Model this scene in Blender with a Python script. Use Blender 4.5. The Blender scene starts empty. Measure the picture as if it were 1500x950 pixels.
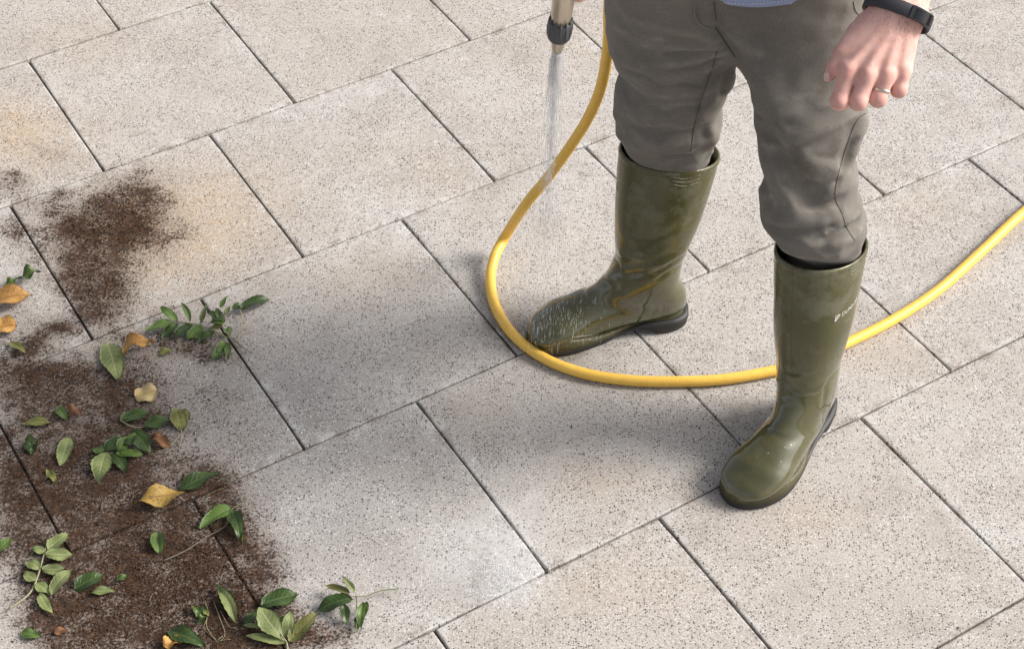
import bpy, math, random
import numpy as np
from mathutils import Vector, Matrix, noise as mnoise
from mathutils.bvhtree import BVHTree

rng = np.random.default_rng(7)
random.seed(7)
scene = bpy.context.scene
COL = scene.collection

# ------------------------------------------------------------------ camera, world, sun, exposure
CAM_H, PITCH, FPX = 2.3939, 0.78513, 2563.8          # solved from the slab joints (0.45 m slabs)
cam_data = bpy.data.cameras.new("camera")
cam_data.sensor_width = 36.0
cam_data.lens = FPX / 1500 * 36.0
cam_data.clip_start, cam_data.clip_end = 0.05, 2000
cam = bpy.data.objects.new("camera", cam_data)
COL.objects.link(cam)
cam.location = (0, 0, CAM_H)
cam.rotation_euler = (math.pi / 2 - PITCH, 0, 0)
scene.camera = cam

SUN_EL = math.radians(37)
SUN_DIR = Vector((0.99, 0.12, 0)).normalized() * math.cos(SUN_EL) + Vector((0, 0, math.sin(SUN_EL)))
world = bpy.data.worlds.new("World")
scene.world = world
world.use_nodes = True
wn = world.node_tree.nodes
sky = wn.new("ShaderNodeTexSky")
sky.sky_type = 'NISHITA'
sky.sun_disc = False
sky.sun_elevation = SUN_EL
sky.sun_rotation = math.atan2(SUN_DIR.x, SUN_DIR.y)
sky.dust_density = 4.0
sky.ozone_density = 0.6
sky.air_density = 0.6
wn["Background"].inputs[1].default_value = 0.15
pale = wn.new("ShaderNodeHueSaturation")                # thin bright cloud: a nearly white sky
pale.inputs["Saturation"].default_value = 0.30
world.node_tree.links.new(sky.outputs[0], pale.inputs["Color"])
world.node_tree.links.new(pale.outputs[0], wn["Background"].inputs[0])
sun_data = bpy.data.lights.new("sun", 'SUN')
sun_data.energy = 2.4
sun_data.angle = math.radians(21)
sun_data.color = (1.0, 0.94, 0.86)
sun = bpy.data.objects.new("sun", sun_data)
COL.objects.link(sun)
sun.location = (4, 2, 6)
sun.rotation_euler = SUN_DIR.to_track_quat('Z', 'Y').to_euler()
scene.view_settings.view_transform = 'Standard'
scene.view_settings.look = 'None'
scene.view_settings.gamma = 1.0
scene.view_settings.use_curve_mapping = False
scene.view_settings.exposure = 0.52
scene.render.engine = 'CYCLES'
scene.cycles.max_bounces = 6
scene.cycles.transparent_max_bounces = 24

# ------------------------------------------------------------------ survey: photograph point -> place in the world
CAMP = np.array([0, 0, CAM_H])
CP, SP = math.cos(PITCH), math.sin(PITCH)
def ray(px, py):
    x, y = (px - 750) / FPX, (475 - py) / FPX
    return np.array([x, CP + y * SP, -SP + y * CP])
def pz(px, py, z=0.0):
    d = ray(px, py); return CAMP + d * (z - CAM_H) / d[2]
def pY(px, py, Y):
    d = ray(px, py); return CAMP + d * Y / d[1]
def fdepth(p):
    return p[1] * CP + (CAM_H - p[2]) * SP

# ------------------------------------------------------------------ node helpers
def mat(name):
    m = bpy.data.materials.new(name); m.use_nodes = True
    nt = m.node_tree
    return m, nt, nt.nodes["Principled BSDF"]
def val(nt, sock, v):
    if isinstance(v, bpy.types.NodeSocket): nt.links.new(v, sock)
    else:
        if isinstance(v, (tuple, list)) and len(v) == 3 and sock.type == 'RGBA': v = (*v, 1)
        sock.default_value = v
def M(nt, op, a, b=0.0, c=None, clamp=False):
    n = nt.nodes.new("ShaderNodeMath"); n.operation = op; n.use_clamp = clamp
    val(nt, n.inputs[0], a); val(nt, n.inputs[1], b)
    if c is not None: val(nt, n.inputs[2], c)
    return n.outputs[0]
def VM(nt, op, a, b=(0, 0, 0)):
    n = nt.nodes.new("ShaderNodeVectorMath"); n.operation = op
    val(nt, n.inputs[0], a); val(nt, n.inputs[1], b)
    return n.outputs[1] if op in ('DOT_PRODUCT', 'LENGTH', 'DISTANCE') else n.outputs[0]
def MIX(nt, f, a, b, blend='MIX'):
    n = nt.nodes.new("ShaderNodeMix"); n.data_type = 'RGBA'; n.blend_type = blend
    val(nt, n.inputs[0], f); val(nt, n.inputs[6], a); val(nt, n.inputs[7], b)
    return n.outputs[2]
def NOISE(nt, vec, scale, detail=2.0, rough=0.5, dist=0.0, out=0):
    n = nt.nodes.new("ShaderNodeTexNoise")
    val(nt, n.inputs["Vector"], vec); n.inputs["Scale"].default_value = scale
    n.inputs["Detail"].default_value = detail; n.inputs["Roughness"].default_value = rough
    n.inputs["Distortion"].default_value = dist
    return n.outputs[out]
def VOR(nt, vec, scale, rnd=1.0):
    n = nt.nodes.new("ShaderNodeTexVoronoi")
    val(nt, n.inputs["Vector"], vec); n.inputs["Scale"].default_value = scale
    n.inputs["Randomness"].default_value = rnd
    return n.outputs["Distance"], n.outputs["Color"]
def SSTEP(nt, x, lo, hi, a=0.0, b=1.0):
    n = nt.nodes.new("ShaderNodeMapRange"); n.interpolation_type = 'SMOOTHSTEP'
    val(nt, n.inputs[0], x)
    for i, v in enumerate((lo, hi, a, b)): val(nt, n.inputs[i + 1], v)
    return n.outputs[0]
def SEP(nt, v):
    n = nt.nodes.new("ShaderNodeSeparateXYZ"); val(nt, n.inputs[0], v); return n.outputs
def POS(nt): return nt.nodes.new("ShaderNodeNewGeometry").outputs["Position"]
def OBJC(nt): return nt.nodes.new("ShaderNodeTexCoord").outputs["Object"]
def ORND(nt): return nt.nodes.new("ShaderNodeObjectInfo").outputs["Random"]
def BUMP(nt, h, strength=0.3, dist=0.002, normal=None):
    n = nt.nodes.new("ShaderNodeBump"); val(nt, n.inputs["Height"], h)
    n.inputs["Strength"].default_value = strength; n.inputs["Distance"].default_value = dist
    if normal is not None: nt.links.new(normal, n.inputs["Normal"])
    return n.outputs[0]
def plain(name, col, rough=0.5, metal=0.0, var=0.12, scale=60.0, bump=0.0, spec=0.5):
    m, nt, b = mat(name)
    n = NOISE(nt, OBJC(nt), scale, 4, 0.6)
    c = MIX(nt, n, tuple(max(0, x * (1 - var)) for x in col), tuple(min(1, x * (1 + var)) for x in col))
    nt.links.new(c, b.inputs["Base Color"])
    b.inputs["Roughness"].default_value = rough; b.inputs["Metallic"].default_value = metal
    b.inputs["Specular IOR Level"].default_value = spec
    if bump: nt.links.new(BUMP(nt, n, bump, 0.001), b.inputs["Normal"])
    return m

# ------------------------------------------------------------------ object helpers
def world_loc(o):
    v = Vector((0, 0, 0))
    while o is not None:
        v = v + o.location; o = o.parent
    return np.array(v)
def mk(name, verts, faces, material, parent=None, smooth=True, origin=None, attrs=None):
    """one mesh object from world-space vertices; its origin at the middle of its base"""
    v = np.asarray(verts, dtype=float)
    if origin is None:
        origin = np.array([(v[:, 0].min() + v[:, 0].max()) / 2, (v[:, 1].min() + v[:, 1].max()) / 2, v[:, 2].min()])
    origin = np.asarray(origin, float)
    me = bpy.data.meshes.new(name)
    me.from_pydata((v - origin).tolist(), [], faces if isinstance(faces, list) else faces.tolist())
    if smooth: me.polygons.foreach_set("use_smooth", [True] * len(me.polygons))
    for k, a in (attrs or {}).items():
        at = me.attributes.new(k, 'FLOAT_VECTOR', 'POINT')
        at.data.foreach_set("vector", np.asarray(a, dtype=np.float32).ravel())
    me.materials.append(material)
    me.update()
    o = bpy.data.objects.new(name, me)
    COL.objects.link(o)
    if parent is not None:
        o.parent = parent; origin = origin - world_loc(parent)
    o.location = origin
    return o
def empty(name, loc, parent=None):
    o = bpy.data.objects.new(name, None); COL.objects.link(o)
    o.empty_display_size = 0.1
    if parent is not None: o.parent = parent
    o.location = loc
    return o
def tag(o, label=None, cat=None, group=None, kind=None):
    if label: o["label"] = label
    if cat: o["category"] = cat
    if group: o["group"] = group
    if kind: o["kind"] = kind
    return o
def catmull(pts, n):
    """smooth curve through control rows (any dimension)"""
    p = np.asarray(pts, float)
    p = np.vstack([2 * p[0] - p[1], p, 2 * p[-1] - p[-2]])
    out = []
    segs = len(p) - 3
    for t in np.linspace(0, segs, n):
        i = min(int(t), segs - 1); u = t - i
        a, b, c, d = p[i:i + 4]
        out.append(0.5 * (2 * b + (c - a) * u + (2 * a - 5 * b + 4 * c - d) * u * u + (3 * b - a - 3 * c + d) * u ** 3))
    return np.array(out)
def tube(pts, r, n=8, cap=True):
    """tube along points, r scalar or per point"""
    p = np.asarray(pts, float); k = len(p)
    r = np.broadcast_to(np.asarray(r, float), (k,))
    tan = np.gradient(p, axis=0); tan /= np.linalg.norm(tan, axis=1)[:, None] + 1e-12
    up = np.array([0, 0, 1.0]) if abs(tan[0][2]) < 0.9 else np.array([1.0, 0, 0])
    V = []
    nrm = np.cross(tan[0], up); nrm /= np.linalg.norm(nrm)
    for i in range(k):
        nrm = nrm - tan[i] * (nrm @ tan[i]); nrm /= np.linalg.norm(nrm)
        bi = np.cross(tan[i], nrm)
        for j in range(n):
            a = 2 * math.pi * j / n
            V.append(p[i] + r[i] * (math.cos(a) * nrm + math.sin(a) * bi))
    F = [[i * n + j, i * n + (j + 1) % n, (i + 1) * n + (j + 1) % n, (i + 1) * n + j] for i in range(k - 1) for j in range(n)]
    if cap: F += [list(range(n))[::-1], [(k - 1) * n + j for j in range(n)]]
    return np.array(V), F
def join(parts):
    V, F, o = [], [], 0
    for v, f in parts:
        v = np.asarray(v); V.append(v)
        F += [[i + o for i in q] for q in (f if isinstance(f, list) else f.tolist())]
        o += len(v)
    return np.vstack(V), F
def lathe(profile, base, axis, n=28, cap=True):
    """profile rows (distance along axis, radius)"""
    a = np.asarray(axis, float); a /= np.linalg.norm(a)
    e1 = np.cross(a, [0, 1.0, 0.1]); e1 /= np.linalg.norm(e1); e2 = np.cross(a, e1)
    V = []
    for d, r in profile:
        for j in range(n):
            t = 2 * math.pi * j / n
            V.append(np.asarray(base) + a * d + r * (math.cos(t) * e1 + math.sin(t) * e2))
    k = len(profile)
    F = [[i * n + j, i * n + (j + 1) % n, (i + 1) * n + (j + 1) % n, (i + 1) * n + j] for i in range(k - 1) for j in range(n)]
    if cap: F += [list(range(n))[::-1], [(k - 1) * n + j for j in range(n)]]
    return np.array(V), F

# ------------------------------------------------------------------ implicit surfaces (surface nets) for cloth and skin
def surface_nets(f, lo, hi, h, relax=2):
    lo, hi = np.asarray(lo, float), np.asarray(hi, float)
    n = np.ceil((hi - lo) / h).astype(int) + 1
    ax = [lo[i] + h * np.arange(n[i]) for i in range(3)]
    X, Y, Z = np.meshgrid(*ax, indexing='ij')
    d = f(X, Y, Z)
    s = d < 0
    c = [s[i:n[0] - 1 + i, j:n[1] - 1 + j, k:n[2] - 1 + k] for i in (0, 1) for j in (0, 1) for k in (0, 1)]
    tot = sum(x.astype(np.int8) for x in c)
    I, J, K = np.nonzero((tot > 0) & (tot < 8))
    idx = -np.ones(tuple(n - 1), dtype=np.int64)
    idx[I, J, K] = np.arange(len(I))
    acc = np.zeros((len(I), 3)); cnt = np.zeros(len(I))
    offs = [(i, j, k) for i in (0, 1) for j in (0, 1) for k in (0, 1)]
    for a in offs:
        for axis in range(3):
            if a[axis]: continue
            b = list(a); b[axis] = 1
            da = d[I + a[0], J + a[1], K + a[2]]; db = d[I + b[0], J + b[1], K + b[2]]
            m = (da < 0) != (db < 0)
            t = np.where(m, da / np.where(m, da - db, 1), 0)
            p = np.stack([I + a[0], J + a[1], K + a[2]], 1).astype(float); p[:, axis] += t
            acc[m] += p[m]; cnt[m] += 1
    V = lo + h * acc / cnt[:, None]
    F = []
    for axis in range(3):
        u, v = (axis + 1) % 3, (axis + 2) % 3
        sl_a = [slice(None)] * 3; sl_b = [slice(None)] * 3
        sl_a[axis] = slice(0, n[axis] - 1); sl_b[axis] = slice(1, n[axis])
        A, B = s[tuple(sl_a)], s[tuple(sl_b)]
        E = np.stack(np.nonzero(A != B), 1)
        ok = (E[:, u] > 0) & (E[:, v] > 0) & (E[:, u] < n[u] - 1) & (E[:, v] < n[v] - 1)
        E = E[ok]
        inside = A[E[:, 0], E[:, 1], E[:, 2]]
        q = []
        for du, dv in ((1, 1), (0, 1), (0, 0), (1, 0)):
            e = E.copy(); e[:, u] -= du; e[:, v] -= dv
            q.append(idx[e[:, 0], e[:, 1], e[:, 2]])
        q = np.stack(q, 1)
        q[~inside] = q[~inside][:, ::-1]
        F.append(q)
    F = np.vstack(F)
    F = F[(F >= 0).all(1)]
    ed = np.vstack([F[:, [0, 1]], F[:, [1, 2]], F[:, [2, 3]], F[:, [3, 0]]])
    for w in ([0.5, -0.3] if relax == 1 else [0.5] * relax):
        sm = np.zeros_like(V); ct = np.zeros(len(V))
        np.add.at(sm, ed[:, 0], V[ed[:, 1]]); np.add.at(ct, ed[:, 0], 1)
        np.add.at(sm, ed[:, 1], V[ed[:, 0]]); np.add.at(ct, ed[:, 1], 1)
        V = V + w * (sm / np.maximum(ct, 1)[:, None] - V)
    return V, F
def smin(a, b, k):
    h = np.maximum(k - np.abs(a - b), 0) / k
    return np.minimum(a, b) - h * h * k * 0.25
def cone(X, Y, Z, a, b, ra, rb):
    ba = np.asarray(b) - np.asarray(a); L = ba @ ba + 1e-12
    t = np.clip(((X - a[0]) * ba[0] + (Y - a[1]) * ba[1] + (Z - a[2]) * ba[2]) / L, 0, 1)
    return np.sqrt((X - a[0] - t * ba[0]) ** 2 + (Y - a[1] - t * ba[1]) ** 2 + (Z - a[2] - t * ba[2]) ** 2) - (ra + t * (rb - ra))
def ell(X, Y, Z, c, r):
    k = np.sqrt(((X - c[0]) / r[0]) ** 2 + ((Y - c[1]) / r[1]) ** 2 + ((Z - c[2]) / r[2]) ** 2)
    return (k - 1) * min(r)
def seg_d2(P, a, b):
    ba = b - a; L = ba @ ba + 1e-12
    t = np.clip(((P - a) @ ba) / L, 0, 1)
    q = P - a - t[:, None] * ba
    return (q * q).sum(1), t
def bvh_of(V, F): return BVHTree.FromPolygons([tuple(v) for v in V], F if isinstance(F, list) else F.tolist())
def cast(bvh, px, py):
    h = bvh.ray_cast(Vector(CAMP), Vector(ray(px, py)).normalized())
    return None if h[0] is None else (np.array(h[0]), np.array(h[1]))
def on_surface(bvh, pts, lift=0.0005, dense=8):
    """survey polyline laid on a surface that is already built"""
    out = []
    for p in catmull(np.array(pts, float), dense * (len(pts) - 1) + 1):
        h = cast(bvh, *p)
        if h is not None: out.append(h[0] + h[1] * lift)
    return np.array(out)
def vnormals(V, F):
    F = np.asarray(F)
    n = np.cross(V[F[:, 2]] - V[F[:, 0]], V[F[:, 3]] - V[F[:, 1]])
    N = np.zeros_like(V)
    for i in range(4): np.add.at(N, F[:, i], n)
    return N / (np.linalg.norm(N, axis=1)[:, None] + 1e-12)

# ------------------------------------------------------------------ where soil lies (photo x, y, radius x, radius y, turn, weight)
SOIL = [
 (152, 325, 50, 42, 10, 1.3), (205, 300, 36, 50, 0, 0.55), (120, 345, 45, 20, -25, 0.75), (150, 432, 40, 36, 25, 1.35),
 (105, 395, 30, 32, 0, 0.85), (88, 283, 13, 9, 0, 0.8), (45, 300, 35, 12, -15, 0.45), (18, 265, 34, 18, 0, 0.65), (70, 225, 40, 14, -10, 0.35),
 (85, 478, 24, 10, 0, 0.9), (52, 503, 26, 14, 30, 0.85), (20, 470, 40, 30, 0, 0.35),
 (255, 505, 75, 18, -8, 0.75), (150, 560, 75, 30, 0, 0.85), (60, 640, 125, 95, 0, 0.72), (110, 690, 55, 40, 0, 0.95),
 (200, 640, 60, 60, 0, 0.75), (180, 740, 90, 36, -10, 0.95), (210, 820, 130, 70, -10, 1.15), (320, 800, 45, 60, 20, 0.9),
 (250, 905, 115, 70, 0, 1.3), (130, 925, 85, 70, 0, 1.0), (365, 930, 60, 34, 0, 1.0), (480, 930, 50, 22, 0, 0.75), (60, 800, 70, 70, 0, 0.45),
 (215, 300, 70, 60, 0, 0.2), (240, 350, 60, 40, 0, 0.3), (40, 360, 40, 30, 0, 0.4), (15, 330, 25, 20, 0, 0.5), (60, 545, 60, 20, -15, 0.4), (330, 590, 50, 50, 0, 0.3), (20, 720, 40, 60, 0, 0.5), (330, 870, 60, 60, 0, 0.6),
 (300, 705, 42, 26, -30, 0.75), (20, 560, 60, 30, 0, 0.5), (350, 700, 60, 70, 0, 0.35), (330, 480, 40, 40, 0, 0.3),
]
TAN = [(285, 330, 120, 62, 20, 1.0), (230, 330, 70, 60, 0, 0.7), (120, 60, 70, 30, 0, 0.35), (35, 200, 80, 45, 0, 0.9), (15, 180, 30, 25, 0, 0.6), (640, 250, 90, 40, -20, 0.3), (900, 60, 120, 40, 0, 0.3),
       (540, 420, 70, 50, 0, 0.4), (880, 700, 70, 30, 0, 0.4), (700, 600, 60, 30, 0, 0.3), (900, 860, 120, 40, 0, 0.3), (1340, 300, 60, 40, 0, 0.3),
       (1180, 760, 60, 30, 0, 0.3), (1300, 520, 70, 40, 0, 0.25), (230, 520, 160, 60, 0, 0.5)]
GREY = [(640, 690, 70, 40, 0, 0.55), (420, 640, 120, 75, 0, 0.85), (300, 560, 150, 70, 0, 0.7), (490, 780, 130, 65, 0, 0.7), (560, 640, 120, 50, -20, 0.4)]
WET_SHADE = [(775, 492, 60, 26, -20, 1.0), (850, 520, 60, 16, 0, 0.6), (1085, 610, 40, 30, 0, 0.7), (1090, 735, 50, 14, 0, 0.6)]  # damp by the boots, with the hose shadow beside the toe painted in
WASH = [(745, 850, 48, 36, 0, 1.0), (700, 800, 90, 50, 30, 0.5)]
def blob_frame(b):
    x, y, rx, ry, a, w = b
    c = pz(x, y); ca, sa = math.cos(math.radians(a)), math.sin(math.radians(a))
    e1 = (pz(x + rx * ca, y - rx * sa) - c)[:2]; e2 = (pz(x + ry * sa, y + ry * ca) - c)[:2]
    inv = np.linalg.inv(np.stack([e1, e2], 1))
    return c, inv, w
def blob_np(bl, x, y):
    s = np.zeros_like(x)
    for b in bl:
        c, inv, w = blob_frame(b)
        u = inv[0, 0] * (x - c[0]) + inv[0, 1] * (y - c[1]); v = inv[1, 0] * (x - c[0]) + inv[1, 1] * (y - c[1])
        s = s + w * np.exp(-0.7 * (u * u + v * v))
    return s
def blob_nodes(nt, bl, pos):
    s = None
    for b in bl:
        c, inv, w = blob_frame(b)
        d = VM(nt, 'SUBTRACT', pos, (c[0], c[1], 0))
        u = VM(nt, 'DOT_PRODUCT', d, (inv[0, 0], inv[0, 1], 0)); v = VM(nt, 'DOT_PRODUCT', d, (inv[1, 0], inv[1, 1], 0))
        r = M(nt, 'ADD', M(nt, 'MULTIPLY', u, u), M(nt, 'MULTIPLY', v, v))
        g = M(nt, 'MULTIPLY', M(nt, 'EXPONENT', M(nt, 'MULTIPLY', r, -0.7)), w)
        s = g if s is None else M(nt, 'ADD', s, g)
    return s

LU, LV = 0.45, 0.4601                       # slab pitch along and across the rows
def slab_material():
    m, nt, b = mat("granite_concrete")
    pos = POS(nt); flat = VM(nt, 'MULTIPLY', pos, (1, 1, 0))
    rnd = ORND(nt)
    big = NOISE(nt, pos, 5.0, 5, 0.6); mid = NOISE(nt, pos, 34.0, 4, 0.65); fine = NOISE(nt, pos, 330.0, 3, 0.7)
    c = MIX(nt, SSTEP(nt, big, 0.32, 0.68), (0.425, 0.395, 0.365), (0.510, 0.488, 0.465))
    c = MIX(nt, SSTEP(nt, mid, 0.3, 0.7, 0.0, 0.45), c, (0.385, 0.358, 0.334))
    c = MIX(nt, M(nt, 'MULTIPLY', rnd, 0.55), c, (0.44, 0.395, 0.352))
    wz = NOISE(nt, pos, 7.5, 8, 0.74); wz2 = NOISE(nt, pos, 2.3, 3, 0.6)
    # warm stains, and broad darker grey patches left of the boots
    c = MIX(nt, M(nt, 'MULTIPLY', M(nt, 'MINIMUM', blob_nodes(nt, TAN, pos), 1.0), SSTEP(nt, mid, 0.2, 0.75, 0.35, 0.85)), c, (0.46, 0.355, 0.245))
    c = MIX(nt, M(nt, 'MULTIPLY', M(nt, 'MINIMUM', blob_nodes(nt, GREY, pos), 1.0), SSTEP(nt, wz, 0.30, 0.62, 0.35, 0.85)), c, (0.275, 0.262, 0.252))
    grain = SSTEP(nt, fine, 0.3, 0.7, 0.68, 1.24)
    c = MIX(nt, 1.0, c, MIX(nt, 1.0, (1, 1, 1), grain, 'MULTIPLY'), 'MULTIPLY')
    # grime and pale lime held along the slab edges
    ox, oy, oz = SEP(nt, OBJC(nt))
    edge = M(nt, 'MINIMUM', M(nt, 'SUBTRACT', LU / 2, M(nt, 'ABSOLUTE', ox)), M(nt, 'SUBTRACT', LV / 2, M(nt, 'ABSOLUTE', oy)))
    en = NOISE(nt, pos, 24, 6, 0.75)
    c = MIX(nt, M(nt, 'MULTIPLY', M(nt, 'MULTIPLY', SSTEP(nt, edge, 0.004, 0.030, 1.0, 0.0), SSTEP(nt, en, 0.45, 0.62)), 0.45), c, (0.60, 0.595, 0.58))
    c = MIX(nt, M(nt, 'MULTIPLY', M(nt, 'MULTIPLY', SSTEP(nt, edge, 0.001, 0.020, 1.0, 0.0), SSTEP(nt, en, 0.52, 0.36)), 0.65), c, (0.20, 0.172, 0.145))
    # weathering: grey-brown clouds with broken edges, one slab more than the next
    c = MIX(nt, M(nt, 'MULTIPLY', SSTEP(nt, wz, 0.50, 0.66), SSTEP(nt, wz2, 0.35, 0.65, 0.12, 0.55)), c, (0.30, 0.272, 0.243))
    c = MIX(nt, M(nt, 'MULTIPLY', SSTEP(nt, NOISE(nt, pos, 11.0, 7, 0.7), 0.56, 0.70), 0.35), c, (0.58, 0.575, 0.57))
    # mineral specks
    patch = SSTEP(nt, NOISE(nt, pos, 14.0, 2, 0.5), 0.3, 0.7, 0.5, 1.25)
    for sc, share, col, lo, hi, k in ((240, 0.30, (0.060, 0.054, 0.050), 0.28, 0.46, 0.92), (420, 0.20, (0.10, 0.09, 0.082), 0.3, 0.55, 0.75),
                                      (140, 0.065, (0.05, 0.045, 0.042), 0.14, 0.34, 0.95), (300, 0.155, (0.76, 0.73, 0.70), 0.25, 0.5, 0.7)):
        d, cc = VOR(nt, flat, sc)
        pick = M(nt, 'LESS_THAN', SEP(nt, cc)[0], M(nt, 'MULTIPLY', patch, share))
        sp = M(nt, 'MULTIPLY', M(nt, 'MULTIPLY', pick, SSTEP(nt, d, lo, hi, 1.0, 0.0)), k)
        c = MIX(nt, sp, c, col)
    # washed, bleached patch where the jet has been
    wash = M(nt, 'MULTIPLY', M(nt, 'MINIMUM', blob_nodes(nt, WASH, pos), 1.0), SSTEP(nt, NOISE(nt, pos, 30, 6, 0.7), 0.28, 0.6))
    c = MIX(nt, M(nt, 'MULTIPLY', wash, 0.50), c, (0.66, 0.66, 0.67))
    # soil smears
    dens = blob_nodes(nt, SOIL, pos)
    n1 = NOISE(nt, pos, 16.0, 8, 0.72); n2 = NOISE(nt, pos, 190.0, 4, 0.75)
    dsat = M(nt, 'MINIMUM', dens, 1.25)
    t = M(nt, 'ADD', M(nt, 'MULTIPLY', dsat, 0.50), M(nt, 'ADD', M(nt, 'MULTIPLY', M(nt, 'SUBTRACT', n1, 0.5), 2.5), M(nt, 'MULTIPLY', M(nt, 'SUBTRACT', n2, 0.5), 2.6)))
    gate = SSTEP(nt, dens, 0.08, 0.5)
    soil = M(nt, 'MULTIPLY', SSTEP(nt, t, 0.22, 0.68), gate)
    sc_ = MIX(nt, SSTEP(nt, NOISE(nt, pos, 60, 4, 0.7), 0.35, 0.65), (0.018, 0.0092, 0.0048), (0.072, 0.033, 0.015))
    film = M(nt, 'MULTIPLY', SSTEP(nt, dens, 0.03, 1.2), 0.62)
    c = MIX(nt, film, c, (0.105, 0.060, 0.036))
    c = MIX(nt, M(nt, 'MULTIPLY', soil, 0.93), c, sc_)
    wet_shade = M(nt, 'MULTIPLY', M(nt, 'MINIMUM', blob_nodes(nt, WET_SHADE, pos), 1.0), SSTEP(nt, mid, 0.3, 0.6, 0.5, 1.0))
    c = MIX(nt, wet_shade, c, MIX(nt, 1.0, c, (0.60, 0.58, 0.56), 'MULTIPLY'))
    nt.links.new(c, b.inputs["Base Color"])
    nt.links.new(M(nt, 'SUBTRACT', 0.82, M(nt, 'MULTIPLY', wet_shade, 0.42)), b.inputs["Roughness"])
    b.inputs["Specular IOR Level"].default_value = 0.3
    h = M(nt, 'ADD', M(nt, 'MULTIPLY', fine, 0.7), M(nt, 'MULTIPLY', soil, 0.8))
    h = M(nt, 'ADD', h, M(nt, 'MULTIPLY', mid, 0.5))
    nt.links.new(BUMP(nt, h, 0.35, 0.0022), b.inputs["Normal"])
    return m
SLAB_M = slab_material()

def bed_material():
    m, nt, b = mat("joint_sand")
    pos = POS(nt)
    c = MIX(nt, NOISE(nt, pos, 40, 5, 0.7), (0.045, 0.036, 0.028), (0.15, 0.125, 0.10))
    d, cc = VOR(nt, pos, 260)
    c = MIX(nt, M(nt, 'MULTIPLY', SEP(nt, cc)[0], 0.4), c, (0.20, 0.17, 0.14))
    nt.links.new(c, b.inputs["Base Color"]); b.inputs["Roughness"].default_value = 0.95
    return m
# ground under and beyond the paving: one sheet to the horizon
R = 400.0
ground = mk("ground", [(-R, -R, -0.011), (R, -R, -0.011), (R, R, -0.011), (-R, R, -0.011)], [[0, 1, 2, 3]], bed_material(), smooth=False)
tag(ground, "sandy bed showing dark in the joints between the paving slabs", "ground", kind="structure")

# paving: square slabs in rows, each row shifted by half a slab
TH = 0.54666
UX, UY = np.array([math.cos(TH), math.sin(TH)]), np.array([math.sin(TH), -math.cos(TH)])
ORG = np.array([-1.13734, 3.76743])
pavement = empty("pavement", (0.2, 2.3, 0.0))
tag(pavement, "terrace of square speckled pale concrete slabs laid in staggered rows", "paving", kind="structure")
def slab_mesh(seed):
    r = random.Random(seed)
    gu, gv = 0.0015, 0.0014
    hu, hv = LU / 2 - gu, LV / 2 - gv
    seg = 7
    per = []
    cs = [(-hu, -hv), (hu, -hv), (hu, hv), (-hu, hv)]
    for k in range(4):
        a, b = cs[k], cs[(k + 1) % 4]
        for i in range(seg):
            t = i / seg
            x, y = a[0] + (b[0] - a[0]) * t, a[1] + (b[1] - a[1]) * t
            per.append((x, y))
    n = len(per); V = []
    for lvl, (ins, z) in enumerate(((0.0040, 0.0), (0.0014, -0.0005), (0.0, -0.0020), (0.0, -0.05))):
        for i, (x, y) in enumerate(per):
            j = r.uniform(-0.0006, 0.0006) if lvl < 3 else 0
            if i % seg == 0: j = 0.0016 if lvl < 3 else 0
            f = 1 - (ins + max(j, -0.0005)) / max(abs(x), abs(y)) if False else None
            sx = x - math.copysign(min(ins + j, abs(x)), x) if abs(abs(x) - hu) < 1e-6 else x * (1 - ins / hu)
            sy = y - math.copysign(min(ins + j, abs(y)), y) if abs(abs(y) - hv) < 1e-6 else y * (1 - ins / hv)
            V.append((sx, sy, z))
    F = [list(range(n))]
    for l in range(3):
        F += [[l * n + i, (l + 1) * n + i, (l + 1) * n + (i + 1) % n, l * n + (i + 1) % n] for i in range(n)]
    me = bpy.data.meshes.new("slab"); me.from_pydata(V, [], F)
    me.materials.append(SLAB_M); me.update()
    return me
slab_meshes = [slab_mesh(s) for s in range(6)]
angle = math.atan2(UX[1], UX[0])
for r_ in range(-9, 18):
    for k in range(-16, 20):
        off = (-0.040, 0.464, 0.0, -0.5037, -0.9949, -1.489)[r_] if 0 <= r_ < 6 else (0.0 if r_ % 2 == 0 else 0.5)
        c = ORG + UX * LU * (k + off + 0.5) + UY * LV * (r_ + 0.5)
        if not (-3.6 < c[0] < 3.6 and -0.2 < c[1] < 6.6): continue
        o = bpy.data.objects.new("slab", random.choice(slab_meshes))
        COL.objects.link(o); o.parent = pavement
        o.location = (c[0] - 0.2, c[1] - 2.3, random.uniform(-0.0012, 0.0))
        o.rotation_euler = (random.gauss(0, 0.0011), random.gauss(0, 0.0011), angle + math.pi * random.randint(0, 1) + random.gauss(0, 0.0008))

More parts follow.
